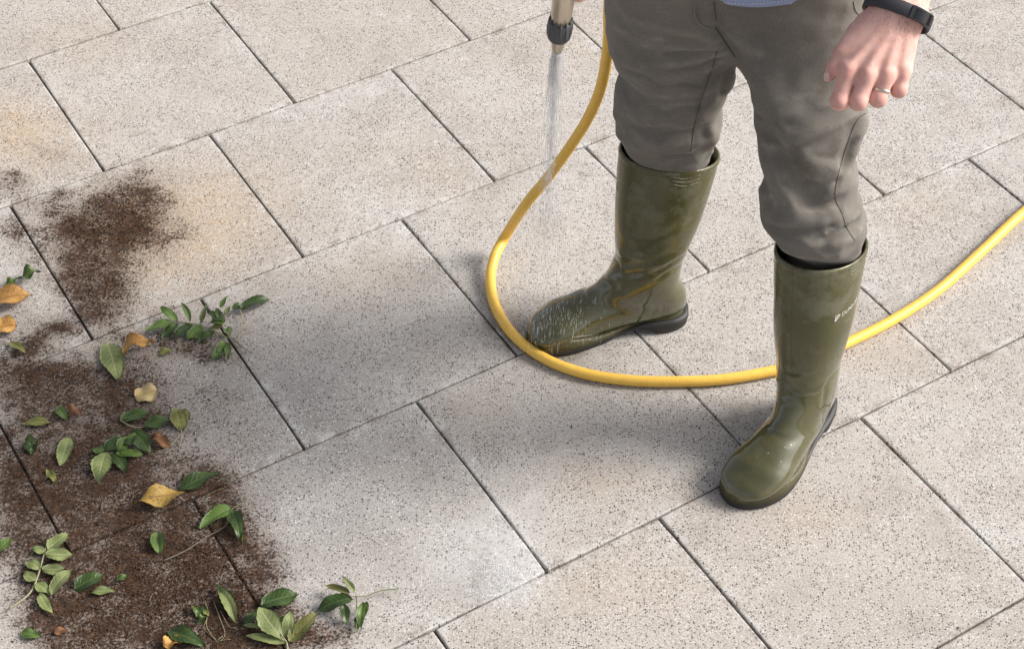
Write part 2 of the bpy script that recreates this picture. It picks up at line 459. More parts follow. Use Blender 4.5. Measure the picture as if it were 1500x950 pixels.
# soil crumbs lying on the slabs
def soil_material():
    m, nt, b = mat("soil")
    c = MIX(nt, NOISE(nt, POS(nt), 170, 4, 0.7), (0.020, 0.0115, 0.007), (0.105, 0.056, 0.031))
    nt.links.new(c, b.inputs["Base Color"]); b.inputs["Roughness"].default_value = 0.95
    b.inputs["Specular IOR Level"].default_value = 0.15
    return m
def scatter_soil():
    N = 420000
    x = rng.uniform(-1.35, -0.15, N); y = rng.uniform(1.55, 3.3, N)
    d = blob_np(SOIL, x, y)
    nz = np.array([mnoise.fractal(Vector((a * 16 + 3, b * 16, 0.3)), 1.0, 2.0, 5) for a, b in zip(x, y)])
    nz2 = np.array([mnoise.noise(Vector((a * 60, b * 60, 1.7))) for a, b in zip(x, y)])
    pr = np.clip(d * 0.52 - 0.12 + nz * 0.22 + nz2 * 0.18, 0, 1) ** 1.5 * np.clip(d * 3 - 0.25, 0, 1)
    keep = rng.uniform(0, 1, N) < pr * 0.75
    x, y = x[keep], y[keep]; n = len(x)
    s = np.minimum(0.0008 * np.exp(np.abs(rng.normal(0, 0.52, n))), 0.0042)
    base = np.array([(1, 0, 0), (-.5, .87, 0), (-.5, -.87, 0), (.2, .1, .95), (0, 0, -.4)])
    V = base[None] * rng.uniform(0.6, 1.4, (n, 5, 3))
    a = rng.uniform(0, 6.28, n); ca, sa = np.cos(a)[:, None], np.sin(a)[:, None]
    vx, vy = V[..., 0] * ca - V[..., 1] * sa, V[..., 0] * sa + V[..., 1] * ca
    V = np.stack([vx * s[:, None] + x[:, None], vy * s[:, None] + y[:, None], V[..., 2] * s[:, None] * 0.8 + s[:, None] * 0.25], -1).reshape(-1, 3)
    f = np.array([(0, 1, 3), (1, 2, 3), (2, 0, 3), (1, 0, 4), (2, 1, 4), (0, 2, 4)])
    F = (f[None] + 5 * np.arange(n)[:, None, None]).reshape(-1, 3)
    o = mk("soil", V, F, soil_material(), smooth=False, origin=(-0.75, 2.0, 0))
    tag(o, "dark brown crumbly soil spilled over the slabs beside the weeds", "soil", kind="stuff")
scatter_soil()

# ------------------------------------------------------------------ the person
person = empty("person", (0.37, 2.32, 0.0))
tag(person, "person in grey trousers and olive rubber boots hosing down the slabs, fitness band on wrist", "person")

def cloth_material():
    m, nt, b = mat("grey_cotton")
    p = POS(nt)
    big = NOISE(nt, p, 9, 4, 0.6); fine = NOISE(nt, VM(nt, 'MULTIPLY', p, (1, 1, 0.45)), 420, 3, 0.7)
    c = MIX(nt, SSTEP(nt, big, 0.3, 0.7), (0.146, 0.135, 0.118), (0.188, 0.172, 0.150))
    c = MIX(nt, 1.0, c, MIX(nt, 1.0, (1, 1, 1), SSTEP(nt, fine, 0.25, 0.75, 0.86, 1.14), 'MULTIPLY'), 'MULTIPLY')
    # olive shade of the diagonal knee fold painted into the cloth, a couple of specks
    k = pY(1172, 255, 2.13)
    d = VM(nt, 'SUBTRACT', p, tuple(k))
    u = VM(nt, 'DOT_PRODUCT', d, (0.55 / 0.05, 0, -0.8 / 0.05)); v = VM(nt, 'DOT_PRODUCT', d, (0.8 / 0.022, 0, 0.55 / 0.022))
    g = M(nt, 'EXPONENT', M(nt, 'MULTIPLY', M(nt, 'ADD', M(nt, 'MULTIPLY', u, u), M(nt, 'MULTIPLY', v, v)), -0.8))
    c = MIX(nt, M(nt, 'MULTIPLY', M(nt, 'MULTIPLY', g, 0.55), SSTEP(nt, NOISE(nt, p, 40, 4, 0.6), 0.25, 0.65)), c, (0.10, 0.086, 0.045))
    worn = NOISE(nt, VM(nt, 'MULTIPLY', p, (1, 1, 2.5)), 26, 5, 0.7)
    c = MIX(nt, SSTEP(nt, worn, 0.5, 0.8, 0, 0.35), c, (0.235, 0.214, 0.190))
    at = nt.nodes.new("ShaderNodeAttribute"); at.attribute_name = "fold_tone"
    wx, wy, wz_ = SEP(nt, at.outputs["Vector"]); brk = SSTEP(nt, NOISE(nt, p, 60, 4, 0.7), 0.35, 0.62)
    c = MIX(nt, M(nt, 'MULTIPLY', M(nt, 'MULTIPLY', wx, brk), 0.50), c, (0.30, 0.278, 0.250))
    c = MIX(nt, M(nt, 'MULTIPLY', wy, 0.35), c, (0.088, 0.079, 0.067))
    nt.links.new(c, b.inputs["Base Color"]); b.inputs["Roughness"].default_value = 0.9
    b.inputs["Specular IOR Level"].default_value = 0.2
    b.inputs["Sheen Weight"].default_value = 0.08; b.inputs["Sheen Roughness"].default_value = 0.5
    cr = NOISE(nt, VM(nt, 'MULTIPLY', p, (0.8, 0.8, 1.6)), 7, 2, 0.45, 0.5)
    k1 = SSTEP(nt, M(nt, 'ABSOLUTE', M(nt, 'SUBTRACT', cr, 0.5)), 0.0, 0.12)
    h = M(nt, 'ADD', M(nt, 'MULTIPLY', fine, 0.10), M(nt, 'ADD', M(nt, 'MULTIPLY', k1, 0.55), M(nt, 'MULTIPLY', NOISE(nt, VM(nt, 'MULTIPLY', p, (0.7, 0.7, 1.7)), 24, 3, 0.55, 0.5), 1.0)))
    nt.links.new(BUMP(nt, h, 0.42, 0.0022), b.inputs["Normal"])
    return m
CLOTH = cloth_material()

# --- trousers: legs as slices measured from the photograph (y, left, right), depth per slice
def leg_slices(rows):
    out = []
    for y, xl, xr, Y, ry in rows:
        c = pY((xl + xr) / 2, y, Y)
        out.append((c[2], c[0], c[1], (xr - xl) / 2 * fdepth(c) / FPX, ry))
    out.sort()
    return np.array(out)
RLEG = leg_slices([(-70, 890, 1090, 2.37, .105), (0, 888, 1086, 2.38, .105), (50, 888, 1085, 2.395, .102), (85, 896, 1079, 2.405, .098), (103, 915, 1071, 2.41, .090),
    (112, 912, 1068, 2.412, .089), (130, 905, 1064, 2.42, .090), (160, 901, 1058, 2.43, .090), (185, 904, 1051, 2.435, .082), (203, 912, 1044, 2.44, .074),
    (225, 926, 1038, 2.442, .063), (250, 936, 1032, 2.444, .056), (300, 935, 1030, 2.445, .055)])
LLEG = leg_slices([(-70, 1060, 1278, 2.34, .110), (0, 1066, 1275, 2.33, .108), (50, 1072, 1273, 2.31, .104), (85, 1080, 1272, 2.295, .100), (120, 1092, 1271, 2.27, .096),
    (163, 1103, 1269, 2.25, .092), (187, 1107, 1266, 2.24, .089), (205, 1108, 1255, 2.23, .086), (222, 1112, 1250, 2.222, .084), (240, 1115, 1252, 2.215, .084),
    (260, 1119, 1259, 2.208, .085), (290, 1114, 1264, 2.198, .089), (308, 1112, 1266, 2.192, .093), (322, 1116, 1266, 2.190, .090), (338, 1134, 1263, 2.196, .074),
    (356, 1150, 1257, 2.205, .063), (385, 1152, 1248, 2.20, .063), (440, 1152, 1238, 2.19, .056)])
def leg_sdf(X, Y, Z, S):
    cx, cy, rx, ry = (np.interp(Z, S[:, 0], S[:, i]) for i in (1, 2, 3, 4))
    ux, uy = (X - cx) / rx, (Y - cy) / ry
    k = (np.abs(ux) ** 2.25 + np.abs(uy) ** 2.25) ** (1 / 2.25)
    return np.maximum((k - 1) * np.minimum(rx, ry), S[0, 0] - Z)
# folds: photo points, depth plane they lie near, height (m), width (m)
FOLD = []
def fold(pts, Y, amp, w): FOLD.append(([pY(x, y, Y) for x, y in pts], amp, w))
# right thigh, drag lines fanning from the crotch
fold([(1066, 62), (1030, 55), (985, 44), (930, 30)], 2.30, .004, .016)
fold([(1066, 68), (1035, 72), (990, 70), (940, 66)], 2.30, .004, .014)
fold([(1062, 78), (1030, 88), (985, 94), (940, 96)], 2.31, .0045, .016)
fold([(1058, 92), (1020, 108), (980, 114), (930, 116)], 2.32, .005, .017)
fold([(1064, 73), (1020, 80), (975, 82)], 2.30, -.0035, .010)
fold([(1056, 86), (1022, 98), (980, 104)], 2.31, -.004, .010)
fold([(1066, 104), (1062, 122), (1060, 142)], 2.34, -.006, .008)
fold([(1072, 110), (1074, 121), (1068, 130)], 2.37, .012, .010)
fold([(1050, 122), (1010, 138), (960, 142)], 2.33, .003, .018)
fold([(1050, 150), (1010, 166), (950, 172), (915, 168)], 2.34, .005, .020)
fold([(915, 104), (940, 112), (965, 122)], 2.33, -.006, .009)
fold([(1050, 176), (1015, 192), (960, 196), (925, 188)], 2.35, -.004, .014)
fold([(1050, 200), (1012, 212), (965, 212), (935, 204)], 2.36, .006, .014)
fold([(1050, 216), (1015, 228), (975, 230)], 2.37, -.005, .006)
fold([(1040, 186), (1046, 208), (1040, 228)], 2.37, .006, .010)
# puckers along the seams and drag lines at the knees
fold([(1026, 150), (1000, 152), (970, 158)], 2.34, .004, .005)
fold([(1030, 128), (1000, 124), (968, 128)], 2.33, -.004, .005)
fold([(1016, 190), (985, 182), (950, 182)], 2.35, .004, .005)
fold([(1050, 100), (1030, 130), (1022, 170), (1015, 215)], 2.34, -.0025, .004)
fold([(1244, 205), (1232, 240), (1225, 272), (1225, 292), (1240, 332)], 2.14, -.0028, .004)
fold([(1228, 250), (1200, 262), (1180, 258)], 2.13, .004, .006)
fold([(1230, 300), (1200, 312), (1165, 310), (1135, 298)], 2.11, .005, .007)
fold([(1116, 250), (1132, 262), (1150, 268)], 2.12, -.004, .006)
fold([(1114, 285), (1135, 288), (1158, 296)], 2.11, .004, .006)
fold([(1240, 225), (1215, 232), (1188, 226)], 2.15, -.004, .006)
fold([(1098, 120), (1120, 136), (1150, 142), (1190, 138)], 2.19, .003, .012)
fold([(1265, 130), (1230, 148), (1190, 158)], 2.17, .0035, .008)
fold([(1104, 165), (1130, 176), (1160, 180)], 2.17, -.003, .008)
fold([(900, 40), (930, 52), (970, 58)], 2.30, .003, .010)
# fly and pocket
fold([(1018, 8), (1022, 28), (1040, 44)], 2.25, -.003, .005)
fold([(1046, 10), (1050, 38), (1062, 60), (1078, 84)], 2.24, -.010, .010)
fold([(1060, 46), (1085, 62), (1112, 78)], 2.23, .005, .012)
# left thigh and knee
fold([(1110, 100), (1130, 160), (1150, 214)], 2.17, .007, .022)
fold([(1262, 158), (1215, 186), (1150, 204)], 2.16, .005, .010)
fold([(1256, 176), (1210, 206), (1165, 216)], 2.15, -.005, .010)
fold([(1134, 205), (1152, 240), (1178, 280), (1200, 300)], 2.13, -.013, .017)
fold([(1118, 230), (1140, 270), (1166, 306)], 2.12, .008, .018)
fold([(1256, 266), (1232, 276), (1208, 292)], 2.14, .010, .009)
fold([(1262, 284), (1238, 292), (1212, 300)], 2.14, -.009, .008)
fold([(1178, 232), (1210, 252), (1246, 250)], 2.13, .006, .016)
fold([(1120, 306), (1150, 322), (1190, 326), (1228, 318)], 2.11, .011, .012)
fold([(1128, 333), (1160, 340), (1200, 337), (1232, 326)], 2.11, -.012, .008)
fold([(1258, 320), (1234, 336), (1206, 350)], 2.12, -.009, .006)
fold([(1262, 308), (1240, 324), (1214, 338), (1190, 344)], 2.12, .008, .008)
fold([(1262, 334), (1246, 348), (1220, 358), (1180, 356)], 2.13, .006, .008)
fold([(1252, 204), (1240, 226), (1236, 250)], 2.17, -.008, .010)
fold([(1268, 172), (1262, 190), (1254, 204)], 2.20, .010, .012)
fold([(1110, 205), (1124, 212), (1142, 222)], 2.16, .005, .009)
def f_trousers(X, Y, Z):
    r, l = leg_sdf(X, Y, Z, RLEG), leg_sdf(X, Y, Z, LLEG)
    d = smin(r, l, 0.022)
    pelvis = ell(X, Y, Z, (0.365, 2.375, 0.90), (0.222, 0.145, 0.235))
    d = smin(d, pelvis, 0.03)
    d = np.maximum(d, Z - 1.03)
    near = np.abs(d) < 0.035
    P = np.stack([X[near], Y[near], Z[near]], 1)
    add = np.zeros(len(P))
    for pts, amp, w in FOLD:
        best = np.full(len(P), 1e9); tt = np.zeros(len(P))
        for i in range(len(pts) - 1):
            d2, t = seg_d2(P, pts[i], pts[i + 1])
            # depth along the view counts a little less: the crease follows the cloth
            mk_ = d2 < best; best[mk_] = d2[mk_]; tt[mk_] = (i + t[mk_]) / (len(pts) - 1)
        env = np.clip(np.minimum(tt, 1 - tt) * 4 + 0.35, 0, 1)
        wd = w * 1.0
        add += 1.9 * amp * env * (0.6 * np.exp(-best / (2 * wd * wd)) + 0.5 * np.exp(-np.sqrt(best) / (0.6 * wd)) - 0.4 * np.exp(-best / (9 * wd * wd)))
    # irregular drape
    nz = np.sin(P[:, 0] * 61 + np.sin(P[:, 2] * 37) * 1.7 + P[:, 1] * 23) * np.sin(P[:, 2] * 83 + np.sin(P[:, 0] * 29) * 2.1)
    add += 0.0010 * nz
    q = P * 1.0
    for k, am in ((31, .0026), (66, .0015)):       # ridged crumple
        w_ = np.sin(q[:, 0] * k + 1.8 * np.sin(q[:, 2] * k * .6 + q[:, 1] * k * .5)) + np.sin(q[:, 2] * k * 1.2 + 1.6 * np.sin(q[:, 0] * k * .7 - q[:, 1] * k * .3))
        add += am * (1 - np.abs(w_)) * (np.clip(1.25 - q[:, 2] * .75, .55, 1) + .9 * np.exp(-((q[:, 2] - .47) / .07) ** 2))
    d[near] -= add
    return d
# snap the fold lines on to the bare cloth first, so each crease lies where the photograph has it
_sF, FOLD = FOLD, []
_V, _F = surface_nets(f_trousers, (0.08, 2.04, 0.27), (0.66, 2.58, 1.05), 0.010, 2)
_b = bvh_of(_V, _F)
for pts, amp, w in _sF:
    q = []
    for p in pts:
        h = _b.ray_cast(Vector(CAMP), (Vector(p) - Vector(CAMP)).normalized())
        if h[0] is not None: q.append(np.array(h[0]))
    if len(q) > 1:
        q = [np.array(v) for v in catmull(q, 3 * (len(q) - 1) + 1)] if len(q) > 2 else q
        FOLD.append((q, amp, w))
TV, TF = surface_nets(f_trousers, (0.08, 2.04, 0.27), (0.66, 2.58, 1.05), 0.0043, 1)
fold_tone = np.zeros((len(TV), 3))           # cloth rubbed pale along the ridges, darker in the creases
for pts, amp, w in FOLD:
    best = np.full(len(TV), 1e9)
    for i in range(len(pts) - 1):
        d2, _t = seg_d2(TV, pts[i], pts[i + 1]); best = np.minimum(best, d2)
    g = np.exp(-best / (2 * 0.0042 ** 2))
    fold_tone[:, 0 if amp > 0 else 1] = np.maximum(fold_tone[:, 0 if amp > 0 else 1], g)
trousers = mk("trousers", TV, TF, CLOTH, person, attrs={"fold_tone": fold_tone})
TB = bvh_of(TV, TF)
SEAM = plain("seam_thread", (0.085, 0.077, 0.068), 0.9, var=0.3, scale=400)
SEAM_L = plain("seam_light", (0.20, 0.185, 0.165), 0.9, var=0.3, scale=400)
def seam(pts, m, r=0.0008, lift=0.0002):
    q = on_surface(TB, pts, lift)
    if len(q) > 3: mk("seam", *tube(q, r, 6), m, trousers)
seam([(1052, 70), (1040, 110), (1026, 150), (1017, 185), (1012, 222)], SEAM)
seam([(1268, 166), (1256, 176), (1243, 205), (1232, 240), (1225, 270), (1224, 292), (1233, 312), (1241, 335), (1252, 352)], SEAM)
seam([(1017, 3), (1018, 22), (1026, 36), (1046, 44)], SEAM_L, 0.0013)
seam([(1046, 3), (1049, 30)], SEAM, 0.0011)
seam([(1048, 40), (1062, 62), (1077, 84)], SEAM, 0.0012)
seam([(1250, 2), (1253, 14), (1260, 24)], SEAM_L, 0.0013)

# --- shirt
def f_shirt(X, Y, Z):
    ang = np.arctan2(X - 0.372, -(Y - 2.36))
    hem = 0.853 + 0.075 * (1 - np.cos(np.clip(ang * 1.5, -np.pi, np.pi)))
    zz = [0.70, 0.90, 1.05, 1.2, 1.36, 1.44, 1.50]
    rx = np.interp(Z, zz, [0.222, 0.220, 0.195, 0.205, 0.215, 0.165, 0.075])
    ry = np.interp(Z, zz, [0.150, 0.150, 0.135, 0.135, 0.130, 0.105, 0.070])
    cx = np.interp(Z, [0.7, 1.5], [0.370, 0.370]); cy = np.interp(Z, [0.7, 1.0, 1.5], [2.36, 2.355, 2.34])
    d = (np.sqrt(((X - cx) / rx) ** 2 + ((Y - cy) / ry) ** 2) - 1) * np.minimum(rx, ry)
    d = np.maximum(d, Z - 1.505)
    for s, el, wr in ((0.545, (0.690, 2.33, 1.150), (0.6, 2.16, 1.06)), (0.195, (0.085, 2.40, 1.150), (0.105, 2.30, 1.05))):
        a = (s, 2.345, 1.40)
        d = smin(d, cone(X, Y, Z, a, el, 0.072, 0.062), 0.05)
        mid = tuple(e * 0.45 + w * 0.55 for e, w in zip(el, wr))
        d = smin(d, cone(X, Y, Z, el, mid, 0.062, 0.056), 0.03)
    near = np.abs(d) < 0.03
    add = 0.003 * np.sin(Z[near] * 50 + np.sin(X[near] * 30) * 2) * np.sin(X[near] * 22 + Y[near] * 31)
    d[near] -= add
    return np.maximum(d, hem - Z)
def shirt_material():
    m, nt, b = mat("blue_chambray")
    p = POS(nt)
    w = NOISE(nt, p, 600, 2, 0.6)
    c = MIX(nt, w, (0.17, 0.22, 0.38), (0.36, 0.42, 0.60))
    nt.links.new(c, b.inputs["Base Color"]); b.inputs["Roughness"].default_value = 0.85
    nt.links.new(BUMP(nt, NOISE(nt, p, 24, 4, 0.6), 0.5, 0.004), b.inputs["Normal"])
    return m
V, F = surface_nets(f_shirt, (-0.05, 2.05, 0.72), (0.82, 2.56, 1.53), 0.011, 2)
shirt = mk("shirt", V, F, shirt_material(), person)
SB = bvh_of(V, F)
STITCH = plain("stitch_thread", (0.55, 0.58, 0.66), 0.9)
for _i in range(24):                      # light stitching along the hem
    t0 = 1034 + _i * 5.2
    h = [cast(SB, t0, 9 - 7 * ((t0 - 1095) / 62) ** 2 - 3.5), cast(SB, t0 + 3, 9 - 7 * ((t0 + 3 - 1095) / 62) ** 2 - 3.5)]
    if h[0] and h[1]:
        mk("stitch", *tube([h[0][0] + h[0][1] * .0006, h[1][0] + h[1][1] * .0006], 0.0007, 5), STITCH, shirt)

# --- skin
HD = fdepth(pY(1285, 90, 2.05))
def hp(px, py, dep=0.0): return CAMP + ray(px, py) * (HD + dep)
PX = HD / FPX
KN = [hp(1243, 104, -.012), hp(1271, 110, -.016), hp(1300, 112, -.012), hp(1322, 107, -.004)]
FING = [  # knuckle, middle joint, end joint, tip: photo x, y, depth (m), radius (px)
 [(1242, 104, .001, 13.2), (1229, 149, .008, 12.4), (1234, 150, .036, 11.2), (1244, 138, .050, 9.2)],
 [(1270, 110, -.003, 14.0), (1257, 149, .005, 13.2), (1260, 149, .036, 11.6), (1267, 138, .050, 9.4)],
 [(1298, 110, .000, 13.2), (1286, 145, .007, 12.4), (1287, 145, .035, 10.8), (1291, 135, .048, 8.8)],
 [(1322, 104, .007, 11.8), (1317, 132, .013, 11.0), (1315, 133, .036, 9.8), (1315, 126, .048, 8.4)]]
ARM = [hp(1322, 8, .012), hp(1345, -60, .030), np.array((0.690, 2.33, 1.150))]
def f_hand(X, Y, Z):
    palm = None
    for (x, y, dp, r), wx, wd in zip([f[0] for f in FING], (1296, 1308, 1320, 1332), (.010, .004, .004, .010)):
        c = cone(X, Y, Z, hp(wx, 22, wd), hp(x, y - 4, dp + .003), 19 * PX, (r + 1.5) * PX)
        palm = c if palm is None else smin(palm, c, 15 * PX)
    palm = smin(palm, cone(X, Y, Z, hp(1290, 45, .022), hp(1300, 90, .020), 26 * PX, 20 * PX), 16 * PX)
    palm = smin(palm, cone(X, Y, Z, hp(1272, 38, .018), hp(1246, 74, .018), 20 * PX, 15 * PX), 16 * PX)
    wrist = np.minimum(cone(X, Y, Z, hp(1309, 14, .012), hp(1333, -60, .03), 29 * PX, 31 * PX), cone(X, Y, Z, hp(1328, 20, .014), hp(1350, -60, .03), 26 * PX, 31 * PX))
    wrist = smin(wrist, cone(X, Y, Z, hp(1341, -60, .03), ARM[2], 35 * PX, 0.045), 10 * PX)
    palm = smin(palm, wrist, 18 * PX)
    # tendons and knuckles under the skin
    for (x, y, dp, r), wx in zip([f[0] for f in FING], (1298, 1308, 1319, 1330)):
        palm = smin(palm, cone(X, Y, Z, hp(wx, 38, -.0085), hp(x, y - 6, dp - r * PX - .0005), 0.8 * PX, 1.2 * PX), 11 * PX)
        palm = smin(palm, cone(X, Y, Z, hp(x, y - 4, dp - r * PX * .46), hp(x - 1, y + 3, dp - r * PX * .44), 6.8 * PX, 6.8 * PX), 6 * PX)
    d = palm
    outs = []
    for f in FING:
        p = [hp(x, y, dp) for x, y, dp, r in f]; r = [q[3] * PX for q in f]
        g = cone(X, Y, Z, p[0], p[1], r[0], r[1])
        g = smin(g, cone(X, Y, Z, p[1], p[2], r[1], r[2]), 5 * PX)
        g = smin(g, cone(X, Y, Z, p[2], p[3], r[2], r[3]), 5 * PX)
        mid = p[1] + np.array([0, -1, 1.0]) * r[1] * .28
        g = smin(g, cone(X, Y, Z, mid, mid + np.array([.001, 0, 0]), r[1] * .70, r[1] * .70), 8 * PX)
        outs.append(smin(palm, g, 12 * PX))
    for o in outs: d = smin(d, o, 1.2 * PX)
    th = [hp(1258, 52, .016), hp(1234, 80, .012), hp(1222, 100, .012), hp(1214.5, 112, .016)]
    g = cone(X, Y, Z, th[0], th[1], 19 * PX, 14.5 * PX)
    g = smin(g, cone(X, Y, Z, th[1], th[2], 13.5 * PX, 11 * PX), 5 * PX)
    g = smin(g, cone(X, Y, Z, th[2], th[3], 10.5 * PX, 8.2 * PX), 4 * PX)
    d = smin(d, smin(palm, g, 11 * PX), 2.5 * PX)
    return d
hc = hp(1290, 60, .02)
HV, HF = surface_nets(f_hand, hp(1290, 60, .02) - np.array([.115, .105, .125]), hp(1290, 60, .02) + np.array([.120, .115, .140]), 0.00165, 2)
# right hand closed round the grip of the nozzle
GT = pY(816, 74, 2.15)                                  # mouth of the nozzle
GB = pY(828.5, -28, 2.115)                                 # top of the barrel
GA = (GB - GT) / np.linalg.norm(GB - GT)
GH0 = GB - GA * 0.02
GH1 = GH0 + np.array([0.070, 0.115, -0.012])            # end of the grip
gd = (GH1 - GH0) / np.linalg.norm(GH1 - GH0)
gs = np.cross(gd, np.array([0, 0, 1.0])); gs /= np.linalg.norm(gs)   # sideways of the grip
gu = np.cross(gs, gd)
def gp(a, s, u): return GH0 + gd * a + gs * s + gu * u
RWR = np.array((0.090, 2.300, 1.045))
def f_rhand(X, Y, Z):
    d = cone(X, Y, Z, gp(.060, -.008, .036), RWR, .024, .031)
    d = smin(d, cone(X, Y, Z, gp(.030, -.010, .030), gp(.105, -.010, .030), .017, .017), .02)
    d = smin(d, cone(X, Y, Z, RWR, (0.085, 2.40, 1.15), .031, .045), .02)
    fin = None
    for i, a in enumerate((.030, .052, .074, .095)):
        r = (.0098, .0102, .0096, .0084)[i]
        q = [gp(a, -.016, .026), gp(a - .002, -.029, .002), gp(a - .003, -.014, -.024), gp(a - .002, .012, -.020)]
        if i == 3: q[2] = gp(a - .003, -.012, -.022)
        g = smin(cone(X, Y, Z, q[0], q[1], r * 1.1, r), cone(X, Y, Z, q[1], q[2], r, r * .95), .004)
        g = smin(g, cone(X, Y, Z, q[2], q[3], r * .95, r * .82), .004)
        g = smin(d, g, .010)
        fin = g if fin is None else smin(fin, g, .0015)
    t = smin(cone(X, Y, Z, gp(.070, .012, .036), gp(.034, .026, .018), .015, .0115), cone(X, Y, Z, gp(.034, .026, .018), gp(.010, .025, .004), .0112, .0085), .004)
    return smin(fin, smin(d, t, .012), .002)
RV, RF = surface_nets(f_rhand, GH0 + np.array([-.09, -.06, -.06]), np.array([.19, 2.40, 1.13]), 0.0026, 2)
HEAD = np.array((0.372, 2.27, 1.655))
def f_body(X, Y, Z):
    h = HEAD
    d = ell(X, Y, Z, h + [0, .012, .022], (.076, .096, .102))
    d = smin(d, ell(X, Y, Z, h + [0, -.030, -.062], (.056, .062, .058)), .03)
    d = smin(d, cone(X, Y, Z, h + [0, -.094, .004], h + [0, -.112, -.030], .009, .014), .014)      # nose
    d = smin(d, cone(X, Y, Z, h + [-.020, -.084, -.068], h + [.020, -.084, -.068], .009, .009), .010)  # lips
    d = smin(d, cone(X, Y, Z, h + [-.034, -.080, .026], h + [.034, -.080, .026], .010, .010), .014)   # brow
    for s in (-1, 1):
        d = smin(d, ell(X, Y, Z, h + [s * .078, .018, -.010], (.010, .020, .032)), .008)             # ears
    d = smin(d, cone(X, Y, Z, h + [0, .022, -.06], (0.370, 2.34, 1.45), .054, .060), .03)             # neck
    d = smin(d, cone(X, Y, Z, (0.23, 2.35, 1.40), (0.51, 2.35, 1.40), .062, .062), .04)
    d = smin(d, cone(X, Y, Z, (0.370, 2.355, 1.33), (0.370, 2.36, 0.98), .10, .10), .05)
    d = smin(d, cone(X, Y, Z, (0.545, 2.345, 1.40), (0.690, 2.33, 1.150), .050, .042), .03)
    d = smin(d, cone(X, Y, Z, (0.195, 2.345, 1.40), (0.085, 2.40, 1.150), .050, .042), .03)
    d = smin(d, cone(X, Y, Z, (0.285, 2.375, .92), (0.262, 2.43, .50), .075, .036), .04)
    d = smin(d, cone(X, Y, Z, (0.262, 2.43, .50), (0.258, 2.415, .12), .036, .030), .02)
    d = smin(d, cone(X, Y, Z, (0.455, 2.34, .92), (0.512, 2.20, .48), .075, .034), .04)
    d = smin(d, cone(X, Y, Z, (0.512, 2.20, .48), (0.520, 2.13, .12), .034, .030), .02)
    d = smin(d, cone(X, Y, Z, (0.690, 2.33, 1.150), hp(1341, -60, .03), .042, .034), .02)
    d = smin(d, cone(X, Y, Z, (0.085, 2.40, 1.150), RWR, .042, .029), .02)
    return d
BV, BF = surface_nets(f_body, (0.0, 2.02, 0.06), (0.78, 2.50, 1.80), 0.011, 2)
def skin_material():
    m, nt, b = mat("skin")
    p = POS(nt)
    n = NOISE(nt, p, 38, 5, 0.65); f = NOISE(nt, p, 420, 3, 0.6)
    c = MIX(nt, SSTEP(nt, n, 0.34, 0.68), (0.74, 0.45, 0.385), (0.61, 0.345, 0.29))
    red = None
    for k, r in [(KN[0], .012), (KN[1], .012), (KN[2], .010), (KN[3], .010)] + [(hp(f_[1][0], f_[1][1], f_[1][2] - .008), .013) for f_ in FING] + [(hp(1222, 102, 0), .016)]:
        g = SSTEP(nt, VM(nt, 'DISTANCE', p, tuple(k)), 0.0, r * 1.5, 1.0, 0.0)
        red = g if red is None else M(nt, 'MAXIMUM', red, g)
    c = MIX(nt, M(nt, 'MULTIPLY', red, 0.42), c, (0.68, 0.30, 0.265))
    # fine dark hairs over the back of the hand and forearm
    hair = NOISE(nt, VM(nt, 'MULTIPLY', p, (1.0, 0.35, 0.35)), 520, 2, 0.7)
    zone = SSTEP(nt, VM(nt, 'DISTANCE', p, tuple(hp(1330, 20, 0))), 0.02, 0.085, 0.55, 0.0)
    c = MIX(nt, M(nt, 'MULTIPLY', SSTEP(nt, hair, 0.50, 0.68), zone), c, (0.20, 0.115, 0.075))
    # a vein over the back of the hand
    nt.links.new(c, b.inputs["Base Color"]); b.inputs["Roughness"].default_value = 0.52
    b.inputs["Specular IOR Level"].default_value = 0.35
    b.inputs["Subsurface Weight"].default_value = 0.12; b.inputs["Subsurface Radius"].default_value = (0.008, 0.003, 0.0015)
    b.inputs["Subsurface Scale"].default_value = 0.6
    nt.links.new(BUMP(nt, M(nt, 'ADD', M(nt, 'MULTIPLY', f, 0.5), n), 0.3, 0.0016), b.inputs["Normal"])
    return m
SKIN = skin_material()
V, F = join([(BV, BF), (HV, HF), (RV, RF)])
body = mk("body", V, F, SKIN, person)
HB = bvh_of(HV, HF)
# thumb nail
NAIL = plain("nail", (0.66, 0.43, 0.36), 0.3, var=0.05)
h = cast(HB, 1211, 113)
if h:
    c, n = h
    ax = hp(1209, 119, 0) - hp(1214, 104, 0); ax -= n * (ax @ n); ax /= np.linalg.norm(ax); sd = np.cross(n, ax)
    vs, fs = [], []
    for i in range(7):
        for j in range(5):
            u, v = (i / 6 - .5) * .013, (j / 4 - .5) * .0095 * math.sin(math.pi * (0.25 + 0.6 * i / 6))
            vs.append(c + ax * u + sd * v + n * (.0011 - 26 * v * v - 4 * u * u))
    fs = [[i * 5 + j, i * 5 + j + 1, i * 5 + j + 6, i * 5 + j + 5] for i in range(6) for j in range(4)]
    mk("nail", vs, fs, NAIL, body)
